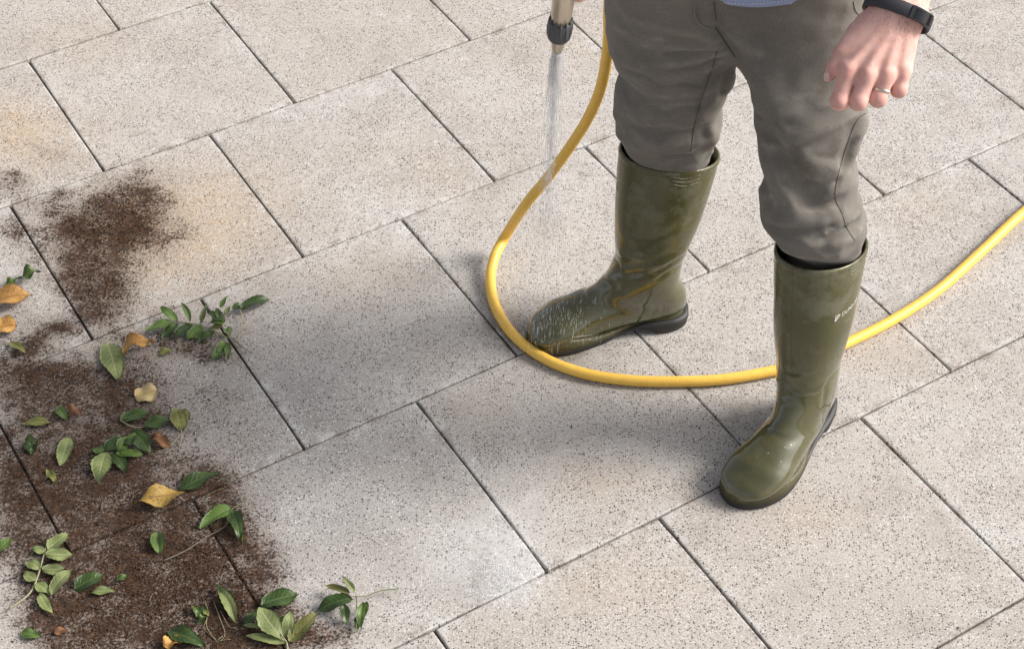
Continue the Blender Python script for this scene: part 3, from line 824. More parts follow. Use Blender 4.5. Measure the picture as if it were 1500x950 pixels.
# hair, eyes
def f_hair(X, Y, Z):
    h = HEAD
    d = ell(X, Y, Z, h + [0, .020, .030], (.084, .104, .108))
    cut = cone(X, Y, Z, h + [0, -.16, -.03], h + [0, -.10, -.12], .115, .10)
    d = np.maximum(d, -cut); d = np.maximum(d, (h[2] - .065) - Z)
    return d - 0.003 * np.sin(X * 160) * np.sin(Y * 130 + Z * 90)
V, F = surface_nets(f_hair, HEAD - .16, HEAD + .16, 0.009, 1)
mk("hair", V, F, plain("hair", (0.06, 0.038, 0.022), 0.6, var=0.4, scale=200, bump=0.8), person)
EYE = plain("eye", (0.6, 0.58, 0.55), 0.15, var=0.05)
for s in (-1, 1):
    mk("eye", *lathe([(-.012, .001), (-.009, .008), (0, .012), (.009, .008), (.012, .001)], HEAD + [s * .031, -.079, .006], (0, 1, 0), 12), EYE, body)
# ring
rc = hp(1292, 131, .0045); rax = hp(1298, 107, -.001) - hp(1286, 145, .010); rax /= np.linalg.norm(rax)
e1 = np.cross(rax, [0, 1.0, -1.0]); e1 /= np.linalg.norm(e1); e2 = np.cross(rax, e1)
RR = 13.3 * PX
V, F = [], []
for i in range(40):
    a = 2 * math.pi * i / 40; o_ = math.cos(a) * e1 + math.sin(a) * e2
    for dr, dz in ((0, -.0022), (.0011, -.0014), (.0012, .0014), (0, .0022)): V.append(rc + o_ * (RR + dr) + rax * dz)
F = [[i * 4 + j, i * 4 + (j + 1) % 4, ((i + 1) % 40) * 4 + (j + 1) % 4, ((i + 1) % 40) * 4 + j] for i in range(40) for j in range(4)]
mk("ring", V, F, plain("white_gold", (0.78, 0.73, 0.65), 0.18, 1.0, 0.03), person)

# --- fitness band
wa = hp(1331, -46, .022) - hp(1309, 26, .012); wa /= np.linalg.norm(wa)       # along the forearm
vdir = ray(1315, 20) / np.linalg.norm(ray(1315, 20))
we1 = np.cross(wa, vdir); we1 /= np.linalg.norm(we1)                            # across the wrist
if we1[0] < 0: we1 = -we1
we2 = np.cross(wa, we1);  we2 = we2 if we2 @ vdir < 0 else -we2                 # towards the viewer
wa_t = wa + 0.12 * we2 + 0.10 * we1; wa_t /= np.linalg.norm(wa_t)
we1 = we1 - wa_t * (we1 @ wa_t); we1 /= np.linalg.norm(we1); we2 = we2 - wa_t * (we2 @ wa_t) - we1 * (we2 @ we1); we2 /= np.linalg.norm(we2)
wc = hp(1315, 20, .015)
watch = empty("fitness_band", wc - np.array([0, 0, .03]), person)
A_, B_ = 0.0490, 0.0405
def wpt(t, out, al):
    ex = 2 / 2.4
    x = math.copysign(abs(math.cos(t)) ** ex, math.cos(t)) * (A_ + out); y = math.copysign(abs(math.sin(t)) ** ex, math.sin(t)) * (B_ + out)
    return wc + we1 * x + we2 * y + wa_t * al
V, N = [], 72
prof = [(-.0010, -.0100), (.0012, -.0100), (.0024, -.0084), (.0027, 0), (.0024, .0084), (.0012, .0100), (-.0010, .0100)]
for i in range(N):
    for o_, al in prof: V.append(wpt(2 * math.pi * i / N, o_, al))
k = len(prof)
F = [[i * k + j, i * k + (j + 1) % k, ((i + 1) % N) * k + (j + 1) % k, ((i + 1) % N) * k + j] for i in range(N) for j in range(k)]
mk("strap", V, F, plain("black_rubber", (0.030, 0.031, 0.037), 0.55, var=0.2, scale=300), watch)
def wblock(name, t0, t1, lo, hi, a0, a1, m, n=10):
    V = []
    for i in range(n + 1):
        t = t0 + (t1 - t0) * i / n
        for o_, al in ((lo, a0), (hi, a0), (hi, a1), (lo, a1)): V.append(wpt(t, o_, al))
    F = [[i * 4 + j, i * 4 + (j + 1) % 4, i * 4 + 4 + (j + 1) % 4, i * 4 + 4 + j] for i in range(n) for j in range(4)] + [[3, 2, 1, 0], [n * 4 + j for j in range(4)]]
    mk(name, V, F, m, watch, smooth=False)
wblock("case", 0.42, 1.30, .0018, .0048, -.0092, .0092, plain("black_plastic", (0.018, 0.018, 0.020), 0.35))
wblock("screen", 0.48, 1.20, .0044, .0053, -.0078, .0070, plain("dark_glass", (0.004, 0.004, 0.005), 0.06))
wblock("trim", 0.45, 1.26, .0020, .0044, .0093, .0102, plain("silver_trim", (0.75, 0.75, 0.74), 0.25, 1.0, 0.03))

# ------------------------------------------------------------------ rubber boots
def hw(x):      # half width of the sole along the foot
    return 1.09 * np.interp(x, [-.0905, -.088, -.080, -.062, -.035, .0, .03, .07, .11, .145, .175, .200, .217, .226, .2285],
                     [.0, .014, .026, .0345, .0375, .036, .0355, .040, .0475, .0515, .0490, .040, .027, .013, 0.])
def cyl(x):     # the foot bends inward a little
    return 0.010 * np.sin(np.clip((x + .05) / .28, 0, 1) * math.pi) - 0.004 * np.clip((x - .1) / .13, 0, 1)
# rows: front x,z ; back x,z ; half width front, back ; squareness of the lower half
RING = [
 (0.0980, 0.3920, -0.0860, 0.3920, 0.0725, 0.0725, 2.10), (0.0980, 0.3800, -0.0860, 0.3800, 0.0720, 0.0720, 2.10), (0.0950, 0.3500, -0.0850, 0.3500, 0.0710, 0.0710, 2.10),
 (0.0890, 0.3000, -0.0820, 0.3000, 0.0675, 0.0675, 2.10), (0.0820, 0.2500, -0.0770, 0.2500, 0.0655, 0.0645, 2.10), (0.0745, 0.2050, -0.0690, 0.2030, 0.0600, 0.0590, 2.10),
 (0.0675, 0.1700, -0.0635, 0.1650, 0.0540, 0.0535, 2.10), (0.0700, 0.1430, -0.0655, 0.1300, 0.0530, 0.0510, 2.10), (0.0750, 0.1240, -0.0750, 0.0980, 0.0505, 0.0470, 2.15),
 (0.0850, 0.1140, -0.0850, 0.0680, 0.0485, 0.0450, 2.30), (0.0970, 0.1040, -0.0865, 0.0400, 0.0470, 0.0390, 2.50), (0.1090, 0.0970, -0.0760, 0.0260, 0.0465, 0.0380, 2.70),
 (0.1170, 0.0915, -0.0350, 0.0240, 0.0475, 0.0410, 3.00), (0.1330, 0.0865, 0.0180, 0.0200, 0.0495, 0.0410, 3.20), (0.1500, 0.0790, 0.0700, 0.0160, 0.0515, 0.0445, 3.30),
 (0.1630, 0.0730, 0.1150, 0.0140, 0.0535, 0.0520, 3.30), (0.1800, 0.0670, 0.1480, 0.0130, 0.0530, 0.0550, 3.30), (0.1970, 0.0555, 0.1790, 0.0130, 0.0485, 0.0520, 3.10),
 (0.2120, 0.0465, 0.2040, 0.0130, 0.0405, 0.0410, 2.80), (0.2215, 0.0370, 0.2175, 0.0130, 0.0250, 0.0270, 2.50), (0.2262, 0.0280, 0.2245, 0.0150, 0.0120, 0.0140, 2.20)]
def boot_rings(nr=190, na=96):
    R = catmull(np.array(RING), nr)
    inner = []
    for z, k in ((.300, .92), (.34, .925), (.375, .935), (.390, .945), (.3945, .965)):
        r = np.array([np.interp(z, R[:60, 1][::-1], R[:60, i][::-1]) for i in range(7)]); r[1] = r[3] = z
        cx = (r[0] + r[2]) / 2; r[0] = cx + (r[0] - cx) * k; r[2] = cx + (r[2] - cx) * k; r[4] *= k; r[5] *= k
        inner.append(r)
    top = R[0].copy(); top[1] = top[3] = .3945
    bead = []
    for z, k in ((.3945, .99), (.3925, 1.012), (.386, 1.016), (.3835, 1.003)):
        r = R[0].copy(); r[1] = r[3] = z; cx = (r[0] + r[2]) / 2
        r[0] = cx + (r[0] - cx) * k; r[2] = cx + (r[2] - cx) * k; r[4] *= k; r[5] *= k; bead.append(r)
    body_r = R[R[:, 1] < .3815]
    return np.vstack([inner, bead, body_r])
def boot_upper(side):
    R = boot_rings(); na = 96; V = []
    th = np.linspace(0, 2 * np.pi, na, endpoint=False)
    for T0, T1, B0, B1, wT, wB, e in R:
        c, s = np.cos(th), np.sin(th)
        lower = (1 - c) / 2
        ee = 2.05 + (e - 2.05) * np.clip(-c * 1.5, 0, 1)
        a = np.sign(c) * np.abs(c) ** (2 / ee); b = np.sign(s) * np.abs(s) ** (2 / ee)
        x = (T0 + B0) / 2 + (T0 - B0) / 2 * a; z = (T1 + B1) / 2 + (T1 - B1) / 2 * a
        y = b * (wT + (wB - wT) * lower)
        y = (y + cyl(x) * np.clip((.16 - z) / .08, 0, 1)) * 1.0
        V.append(np.stack([x, y * side, z], 1))
    nr = len(V); V = np.vstack(V)
    F = []
    for i in range(nr - 1):
        j = np.arange(na); a = i * na + j; b = i * na + (j + 1) % na
        q = np.stack([a, b, b + na, a + na], 1)
        F.append(q if side < 0 else q[:, ::-1])
    F = np.vstack(F)
    return V, F, na, nr
def foot_outline(off, n=90):
    xs = np.concatenate([-.0905 + .319 * (1 - np.cos(np.linspace(0, np.pi, n // 2))) / 2])
    up = np.stack([xs, hw(xs)], 1); lo = up[1:-1][::-1] * [1, -1]
    p = np.vstack([up, lo])
    d = np.roll(p, -1, 0) - np.roll(p, 1, 0); nrm = np.stack([-d[:, 1], d[:, 0]], 1); nrm /= np.linalg.norm(nrm, axis=1)[:, None] + 1e-9
    q = p + nrm * off
    for _ in range(3): q = (np.roll(q, 1, 0) + 2 * q + np.roll(q, -1, 0)) / 4
    return q[:, 0], q[:, 1] + cyl(q[:, 0])
def ztop(x): t = np.clip((.07 - x) / .085, 0, 1); t = t * t * (3 - 2 * t); return .0145 + .0135 * t
def zbot(x):
    a = np.clip((x + .018) / .006, 0, 1) * np.clip((.085 - x) / .05, 0, 1); return .0175 * np.clip(a, 0, 1)
def boot_sole(side):
    V, F = [], []; rows = []
    for off, fz in ((-.012, 'b'), (.0005, 'b'), (.0022, 'b2'), (.0036, 'm'), (.0030, 't'), (-.006, 't')):
        x, y = foot_outline(off); 
        z = {'b': zbot(x), 'b2': zbot(x) + .002, 'm': (zbot(x) + ztop(x)) / 2, 't': ztop(x)}[fz]
        z = np.minimum(z, ztop(x)); rows.append(np.stack([x, y * side, z], 1))
    n = len(rows[0]); V = np.vstack(rows + [[[.06, .004 * side, .010]]])
    for i in range(len(rows) - 1):
        for j in range(n): F.append([i * n + j, i * n + (j + 1) % n, (i + 1) * n + (j + 1) % n, (i + 1) * n + j])
    # bottom closed in strips
    h = n // 2
    for j in range(h): F.append([j, (n - j) % n, (n - j - 1) % n, j + 1])
    return V, F
def boot_rand(side):
    """olive strip bonded round the foot just above the sole"""
    rows = []
    x0, _ = foot_outline(0)
    hgt = .0095 + .017 * np.clip((x0 - .10) / .07, 0, 1) ** 1.2
    for off, f in ((.0000, 0.), (.0036, .02), (.0038, .55), (.0032, .92), (.0016, 1.0), (-.004, 1.03)):
        lean = -.010 * f * np.clip((x0 - .17) / .05, 0, 1) - .0035 * f
        x, y = foot_outline(off); xo, yo = foot_outline(0)
        hl = np.clip((x0 - .02) / .06, 0, 1); x2, y2 = foot_outline(-.006); x = x2 + (x - x2) * hl; y = y2 + (y - y2) * hl
        k = 1 + lean / .06
        rows.append(np.stack([.08 + (x - .08) * (1 + lean / .15), y * k * side, ztop(x) - .0015 + hgt * f], 1))
    n = len(rows[0]); F = []
    for i in range(len(rows) - 1):
        for j in range(n): F.append([i * n + j, i * n + (j + 1) % n, (i + 1) * n + (j + 1) % n, (i + 1) * n + j])
    return np.vstack(rows), F
def rubber_material():
    m, nt, b = mat("olive_rubber")
    p = POS(nt)
    z = SEP(nt, p)[2]
    n = NOISE(nt, p, 17, 6, 0.65); n2 = NOISE(nt, p, 70, 5, 0.7); n3 = NOISE(nt, p, 9, 3, .6)
    c = MIX(nt, SSTEP(nt, n3, 0.3, 0.7), (0.067, 0.065, 0.024), (0.091, 0.087, 0.034))
    up = SSTEP(nt, z, 0.15, 0.36)
    dry = M(nt, 'MULTIPLY', SSTEP(nt, n, 0.46, 0.62), M(nt, 'ADD', 0.22, M(nt, 'MULTIPLY', up, 0.78)))
    c = MIX(nt, M(nt, 'MULTIPLY', dry, 0.72), c, (0.150, 0.146, 0.098))
    mud = M(nt, 'MULTIPLY', SSTEP(nt, n2, 0.54, 0.68), SSTEP(nt, NOISE(nt, p, 12, 3, .6), 0.42, 0.6))
    c = MIX(nt, M(nt, 'MULTIPLY', mud, 0.7), c, (0.060, 0.045, 0.025))
    nt.links.new(c, b.inputs["Base Color"])
    ro = M(nt, 'ADD', M(nt, 'MULTIPLY', up, 0.16), M(nt, 'ADD', 0.07, M(nt, 'MULTIPLY', dry, 0.32)))
    ro = M(nt, 'ADD', ro, M(nt, 'MULTIPLY', mud, 0.25))
    nt.links.new(ro, b.inputs["Roughness"])
    b.inputs["Specular IOR Level"].default_value = 0.5
    nt.links.new(SSTEP(nt, z, 0.30, 0.10, 0.0, 0.8), b.inputs["Coat Weight"]); b.inputs["Coat Roughness"].default_value = 0.04
    bd, bc = VOR(nt, p, 240)
    bead = M(nt, 'MULTIPLY', M(nt, 'MULTIPLY', SSTEP(nt, bd, 0.15, 0.42, 1.0, 0.0), M(nt, 'LESS_THAN', SEP(nt, bc)[0], 0.22)), SSTEP(nt, NOISE(nt, p, 25, 3), 0.42, 0.6))
    h = M(nt, 'ADD', M(nt, 'ADD', M(nt, 'MULTIPLY', NOISE(nt, p, 300, 3, 0.7), 0.14), M(nt, 'MULTIPLY', n, 0.22)), M(nt, 'MULTIPLY', bead, 0.7))
    nt.links.new(BUMP(nt, h, 0.22, 0.002), b.inputs["Normal"])
    return m
RUBBER = rubber_material()
def rand_material():
    m, nt, b = mat("ribbed_olive_rubber")
    p = POS(nt); d, cc = VOR(nt, p, 420)
    c = MIX(nt, d, (0.085, 0.078, 0.034), (0.060, 0.054, 0.022))
    nt.links.new(c, b.inputs["Base Color"]); b.inputs["Roughness"].default_value = 0.38
    nt.links.new(BUMP(nt, d, 0.6, 0.0012), b.inputs["Normal"]); return m
RAND = rand_material()
SOLE = plain("black_rubber_sole", (0.013, 0.0125, 0.0125), 0.55, var=0.3, scale=150, bump=0.3)
def make_boot(side, loc, fwd, lean_x, lean_y, creases, label):
    """side +1: lateral side lies to the left of the toe direction"""
    fwd = np.asarray(fwd, float); fwd /= np.linalg.norm(fwd); lat = np.array([-fwd[1], fwd[0]])
    def place(P):
        P = np.array(P, float); z = P[:, 2]
        t = np.clip((z - .09) / .05, 0, 1); t = t * t * (3 - 2 * t); dz = np.maximum(z - .10, 0)
        x = P[:, 0] + lean_x * dz * t; y = P[:, 1] + lean_y * dz * t
        zz = z - (lean_x * P[:, 0] + lean_y * P[:, 1]) * t
        return np.stack([loc[0] + fwd[0] * x + lat[0] * y, loc[1] + fwd[1] * x + lat[1] * y, zz], 1)
    V, F, na, nr = boot_upper(side)
    V = place(V)
    b = bvh_of(V, F); N = vnormals(V, F)
    if np.mean(np.sum(N[na * 60:na * 100] * (V[na * 60:na * 100] - V[na * 60:na * 100].mean(0)), 1)) < 0: F = F[:, ::-1]; N = -N
    for pts, amp, w in creases:
        q = []
        for p_ in catmull(np.array(pts, float), 4 * (len(pts) - 1) + 1):
            h = cast(b, *p_)
            if h: q.append(h[0])
        if len(q) < 2: continue
        best = np.full(len(V), 1e9); tt = np.zeros(len(V))
        for i in range(len(q) - 1):
            d2, t = seg_d2(V, q[i], q[i + 1]); m_ = d2 < best; best[m_] = d2[m_]; tt[m_] = (i + t[m_]) / (len(q) - 1)
        V = V + N * (amp * np.clip(np.minimum(tt, 1 - tt) * 5 + .2, 0, 1) * np.exp(-best / (2 * w * w)))[:, None]
    o = mk("rubber_boot", V, F, RUBBER, person)
    vs, fs = boot_sole(side); mk("sole", place(vs), fs if side > 0 else [f[::-1] for f in fs], SOLE, o)
    vs, fs = boot_rand(side); mk("toe_guard", place(vs), fs if side > 0 else [f[::-1] for f in fs], RAND, o)
    if label: o["label"] = label
    return o, bvh_of(V, F)
RB, RBB = make_boot(-1, (0.2500, 2.4010), (-0.957, -0.25), -0.165, -0.105, [
    ([(1003, 386), (985, 396), (962, 410)], -.0035, .0035), ([(1012, 360), (990, 375), (958, 392)], .0035, .006), ([(1002, 372), (975, 392), (950, 404)], -.003, .004),
    ([(893, 370), (905, 385), (908, 402)], -.0025, .003), ([(896, 362), (915, 374), (945, 378)], .003, .006), ([(890, 392), (915, 402), (945, 398)], -.0025, .005),
    ([(885, 404), (900, 412), (903, 430)], .002, .005), ([(900, 340), (930, 350), (975, 345), (1015, 330)], .002, .009)],
    None)
LB, LBB = make_boot(1, (0.5242, 2.1268), (-0.600, -0.80), -0.190, -0.130, [
    ([(1140, 552), (1165, 570), (1195, 574), (1225, 558)], -.0022, .003), ([(1142, 535), (1165, 546), (1200, 540)], .002, .006), ([(1228, 540), (1212, 560), (1205, 590)], -.002, .003),
    ([(1131, 570), (1145, 585), (1160, 590)], .002, .005), ([(1206, 640), (1205, 600), (1212, 566)], -.0015, .0025)],
    None)
def boot_line(boot, bb, pts, r, m, name="moulded_line", lift=0.0):
    q = on_surface(bb, pts, lift)
    if len(q) > 3: mk(name, *tube(q, r, 6), m, boot)
for i in range(3):
    boot_line(RB, RBB, [(981, 259 + i * 5.5), (1004, 262 + i * 5.5), (1027 - i * 2, 256 + i * 5.5)], .0011, RUBBER)
    boot_line(LB, LBB, [(1245, 395 + i * 4.5), (1254, 390 + i * 4.5), (1261, 384 + i * 4.5)], .0010, RUBBER)
boot_line(LB, LBB, [(1161, 392), (1160, 440), (1159, 500), (1159, 540)], .0009, RUBBER)
boot_line(LB, LBB, [(1086, 706), (1105, 684), (1126, 662)], .0006, RUBBER)
boot_line(RB, RBB, [(782, 470), (800, 488), (830, 494), (870, 490)], .0008, RUBBER)
# printed mark on the outside of the left boot: emblem and word
PRINT = plain("white_print", (0.62, 0.61, 0.56), 0.6, var=0.2, scale=500)
def on_shaft(bb, c, x, z):
    """x metres round the shaft from point c, z metres up"""
    p0, n0 = c
    ctr = np.array([0.5242 + .028 * .0, 2.165])
    a0 = math.atan2(p0[1] - ctr[1], p0[0] - ctr[0]); r = math.hypot(*(p0[:2] - ctr))
    a = a0 + x / r; d = np.array([math.cos(a), math.sin(a), 0])
    o = np.array([ctr[0], ctr[1], p0[2] + z]) + d * .3
    h = bb.ray_cast(Vector(o), Vector(-d))
    return np.array(h[0]) + np.array(h[1]) * .0006 if h[0] is not None else None
c0 = cast(LBB, 1223, 467)
def printed(polys, name):
    V, F = [], []
    for poly in polys:
        b0 = len(V)
        for x, z in poly:
            q = on_shaft(LBB, c0, x, z)
            V.append(q)
        F.append(list(range(b0, b0 + len(poly))))
    mk(name, V, F, PRINT, LB, smooth=False)
def bar(a, b, w):
    a, b = np.array(a), np.array(b); d = (b - a) / np.linalg.norm(b - a); n = np.array([-d[1], d[0]]) * w / 2
    return [tuple(a - n), tuple(b - n), tuple(b + n), tuple(a + n)]
E_ = [bar((0, -.006), (.002, .007), .0022), bar((.0015, .0065), (.014, .0065), .0022), bar((.014, .0065), (.001, -.007), .0026), bar((.0035, -.002), (.009, .004), .0018)]
E_ = [[(x * .8, z * .8) for x, z in q] for q in E_]
printed(E_, "emblem_print")
font = bpy.data.curves.new("word", 'FONT'); font.body = "DUNLOP"; font.size = 0.0130; font.resolution_u = 2
fo = bpy.data.objects.new("word", font); COL.objects.link(fo)
dg = bpy.context.evaluated_depsgraph_get(); fm = fo.evaluated_get(dg).to_mesh()
fv = np.array([v.co[:] for v in fm.vertices]); ff = [list(p.vertices) for p in fm.polygons]
fo.evaluated_get(dg).to_mesh_clear(); bpy.data.objects.remove(fo); bpy.data.curves.remove(font)
wv = [on_shaft(LBB, c0, .0150 + x, -.0025 + y) for x, y, _ in fv]
mk("word_print", wv, ff, PRINT, LB, smooth=False)

# ------------------------------------------------------------------ hose
def hose_material():
    m, nt, b = mat("yellow_hose")
    p = POS(nt); n = NOISE(nt, p, 90, 4, 0.65)
    c = MIX(nt, SSTEP(nt, n, 0.3, 0.75), (0.93, 0.585, 0.105), (0.87, 0.51, 0.08))
    dirt = NOISE(nt, p, 22, 6, 0.75)
    c = MIX(nt, SSTEP(nt, dirt, 0.58, 0.78, 0, 0.3), c, (0.40, 0.24, 0.07))
    c = MIX(nt, SSTEP(nt, NOISE(nt, p, 260, 3, .7), 0.62, 0.75, 0, 0.35), c, (0.25, 0.16, 0.06))
    nt.links.new(c, b.inputs["Base Color"]); b.inputs["Roughness"].default_value = 0.42
    nt.links.new(BUMP(nt, NOISE(nt, p, 500, 2), 0.15, 0.0006), b.inputs["Normal"]); return m
HR = 0.0103
hang = [tuple(GH1), tuple(GH1 + gd * .05 + np.array([.0, .02, -.004])), (0.165, 2.385, 0.905)]
for x, y, Y in ((893, 0, 2.475), (891.5, 62, 2.49), (881, 125, 2.505), (862, 172, 2.52), (835, 215, 2.535), (801, 262, 2.548), (772, 297, 2.553)):
    hang.append(tuple(pY(x, y, Y)))
flat_ = [(742, 343, .052), (724, 378, .028), (718.5, 413, .016), (727, 452, HR), (752, 490, HR), (795, 523, HR), (850, 545, HR), (915, 556, HR), (985, 558.5, HR), (1060, 555, HR),
         (1140, 541, HR), (1195, 522, HR), (1245, 500, HR), (1310, 467, HR), (1375, 424, HR), (1440, 366, HR), (1500, 310, HR), (1580, 245, HR), (1700, 190, HR), (1860, 170, HR)]
hp_ = hang + [tuple(pz(x, y, z)) for x, y, z in flat_]
curve = catmull(hp_, 420)
curve[:, 2] = np.maximum(curve[:, 2], HR)
V, F = tube(curve, HR, 18)
hose = mk("garden_hose", V, F, hose_material(), origin=(curve[200][0], curve[200][1], 0))
tag(hose, "yellow garden hose looped on the slabs round the rubber boots", "hose")
# brass-coloured joint between hose and grip
# ------------------------------------------------------------------ spray nozzle
CHAMP = plain("champagne_metal", (0.62, 0.54, 0.43), 0.30, 0.75, 0.06, 90)
GREYP = plain("grey_rubber", (0.075, 0.078, 0.085), 0.55, var=0.15, scale=200, bump=0.2)
nozzle = empty("spray_nozzle", GT)
tag(nozzle, "champagne metal spray gun with grey collar held pointing down over the boot", "spray gun")
px1 = fdepth(GT) / FPX
L_ = np.linalg.norm(GB - GT)
s_ = L_ / 103.0                        # metres per photo pixel along the barrel
mk("tip", *lathe([(.004, .0045), (0, .0052), (.0004, 7.6 * px1), (3 * s_, 8.4 * px1), (12 * s_, 10.2 * px1), (20 * s_, 11.2 * px1), (24 * s_, 11.6 * px1), (27 * s_, 9 * px1)], GT, GA, 32), CHAMP, nozzle)
mk("collar", *lathe([(21 * s_, 13.5 * px1), (21.4 * s_, 16.2 * px1), (23 * s_, 17.2 * px1), (43 * s_, 17.6 * px1), (46 * s_, 17.2 * px1), (47 * s_, 15 * px1), (47 * s_, 12 * px1)], GT, GA, 40), GREYP, nozzle)
for i in range(12):                    # grip ribs of the collar
    a = 2 * math.pi * i / 12
    e1 = np.cross(GA, [0, 1.0, .1]); e1 /= np.linalg.norm(e1); e2 = np.cross(GA, e1)
    o_ = (math.cos(a) * e1 + math.sin(a) * e2) * 17.2 * px1
    mk("rib", *tube([GT + GA * 25 * s_ + o_, GT + GA * 36 * s_ + o_ * 1.02, GT + GA * 50 * s_ + o_ * .93], [.0012, .0018, .0016], 6), GREYP, nozzle.children[1])
mk("barrel", *lathe([(44 * s_, 12 * px1), (46 * s_, 14.6 * px1), (60 * s_, 15.6 * px1), (106 * s_, 16.4 * px1), (112 * s_, 14 * px1), (114 * s_, 4 * px1)], GT, GA, 36), CHAMP, nozzle)
mk("grip", *tube([GH0 - gd * .004, GH0 + gd * .02, GH0 + gd * .07, GH1 - gd * .012], [.0140, .0150, .0150, .0135], 20), GREYP, nozzle)
mk("hose_coupling", *tube([GH1 - gd * .013, GH1 - gd * .010, GH1 + gd * .012, GH1 + gd * .022], [.011, .0148, .0148, .0122], 20), plain("orange_plastic", (0.55, 0.30, 0.05), 0.45), nozzle)
mk("trigger", *tube([gp(.010, 0, -.014), gp(.035, 0, -.0215), gp(.070, 0, -.021), gp(.098, 0, -.0165)], [.003, .0042, .0042, .003], 8), GREYP, nozzle)

# ------------------------------------------------------------------ water
def water_material(name, alpha, white):
    m = bpy.data.materials.new(name); m.use_nodes = True; nt = m.node_tree; nt.nodes.clear()
    out = nt.nodes.new("ShaderNodeOutputMaterial"); t = nt.nodes.new("ShaderNodeBsdfTransparent")
    d = nt.nodes.new("ShaderNodeMixShader"); d1 = nt.nodes.new("ShaderNodeBsdfDiffuse"); d2 = nt.nodes.new("ShaderNodeBsdfTranslucent")
    for q_ in (d1, d2): q_.inputs[0].default_value = (white, white, white, 1)
    nt.links.new(d1.outputs[0], d.inputs[1]); nt.links.new(d2.outputs[0], d.inputs[2])
    mx = nt.nodes.new("ShaderNodeMixShader"); mx.inputs[0].default_value = alpha
    nt.links.new(t.outputs[0], mx.inputs[1]); nt.links.new(d.outputs[0], mx.inputs[2]); nt.links.new(mx.outputs[0], out.inputs[0])
    return m
def spindles(P, D, L, R):
    """slim five-cornered drops: points, directions, lengths, radii"""
    n = len(P); D = D / np.linalg.norm(D, axis=1)[:, None]
    e1 = np.cross(D, np.array([0.3, 1.0, 0.2])); e1 /= np.linalg.norm(e1, axis=1)[:, None]; e2 = np.cross(D, e1)
    ring = []
    for k in range(4):
        a = math.pi / 2 * k
        ring.append(P + (e1 * math.cos(a) + e2 * math.sin(a)) * R[:, None])
    V = np.stack([P - D * L[:, None] / 2, *ring, P + D * L[:, None] / 2], 1).reshape(-1, 3)
    f = []
    for k in range(4): f += [(0, 1 + (k + 1) % 4, 1 + k), (5, 1 + k, 1 + (k + 1) % 4)]
    F = (np.array(f)[None] + 6 * np.arange(n)[:, None, None]).reshape(-1, 3)
    return V, F
toe = np.array([0.052, 2.372, 0.06])
ax_ = toe - GT; LEN = np.linalg.norm(ax_); ax_ = ax_ / LEN
s1 = np.cross(ax_, [0, 1.0, 0]); s1 /= np.linalg.norm(s1); s2 = np.cross(ax_, s1)
n = 2600
u = rng.uniform(0, 1, n) ** 2.1 * .8
rad = (0.0068 + 0.0115 * np.minimum(u / .35, 1) + 0.055 * np.clip(u - .35, 0, 1)) * np.abs(rng.normal(0, .55, n)).clip(0, 1.7)
th = rng.uniform(0, 2 * np.pi, n)
P = GT + ax_ * (u * LEN)[:, None] + s1 * (rad * np.cos(th))[:, None] + s2 * (rad * np.sin(th))[:, None]
D = ax_ + (P - (GT + ax_ * (u * LEN)[:, None])) / (0.12 + u[:, None] * LEN) * .7
Ls = rng.uniform(.008, .05, n) * (1 - .35 * u); Rs = rng.uniform(.00035, .00085, n) * (1 - .35 * u)
ok = P[:, 2] - Ls / 2 > .07
V1, F1 = spindles(P[ok], D[ok], Ls[ok], Rs[ok])
n = 110                                  # threads of the jet where it leaves the mouth
th = rng.uniform(0, 2 * np.pi, n); r0 = 0.0072 * np.sqrt(rng.uniform(0, 1, n)); r1 = r0 * 1.9; l0 = rng.uniform(.05, .17, n)
o_ = s1 * np.cos(th)[:, None] + s2 * np.sin(th)[:, None]
A = GT + o_ * r0[:, None] - ax_ * .002; B = GT + o_ * r1[:, None] + ax_ * l0[:, None]
V2, F2 = spindles((A + B) / 2, B - A, np.linalg.norm(B - A, axis=1), rng.uniform(.0007, .0013, n))
V, F = join([(V1, F1), (V2, F2)])
o = mk("water_spray", V, F, water_material("water_spray", 0.20, 1.0), origin=GT)
tag(o, "thin fan of water falling from the metal nozzle", "water spray", kind="stuff")
# drops bouncing off the toe of the back boot
n = 650
x = rng.normal(796, 36, n); y = rng.normal(462, 26, n)
P = []; Dd = []
for a, b in zip(x, y):
    h = cast(RBB, a, b)
    q = h[0] + h[1] * rng.exponential(.010) if h else pz(a, b, 0) + np.array([0, 0, rng.exponential(.018) + .002])
    P.append(q); Dd.append((rng.normal(0, .07), rng.normal(0, .07), 1.0))
P, Dd = np.array(P), np.array(Dd)
Ls = rng.uniform(.004, .034, n); Rs = rng.uniform(.00022, .0005, n)
P[:, 2] = np.maximum(P[:, 2], Ls / 2 + .001)
o = mk("splashing_water", *spindles(P, Dd, Ls, Rs), water_material("splash", 0.22, 1.0), origin=(0.05, 2.37, 0))
tag(o, "fine splashes of water bouncing off the toe of the back boot", "splash", kind="stuff")
# spray striking the slabs near the front
n = 2600
x = rng.normal(742, 30, n); y = rng.normal(846, 26, n)
P = np.array([pz(a, b, 0) for a, b in zip(x, y)]); P[:, 2] = rng.exponential(.006, n) + .002
Ls = rng.uniform(.0015, .007, n); Rs = rng.uniform(.0004, .0014, n)
P[:, 2] = np.maximum(P[:, 2], Ls / 2 + .001)
o = mk("splashing_water", *spindles(P, np.stack([rng.normal(0, .5, n), rng.normal(0, .5, n), np.ones(n)], 1), Ls, Rs), water_material("ground_splash", 0.26, 0.93), origin=tuple(pz(742, 846)))
tag(o, "pale patch of water drops splashing on the joint of two slabs in front", "splash", kind="stuff")

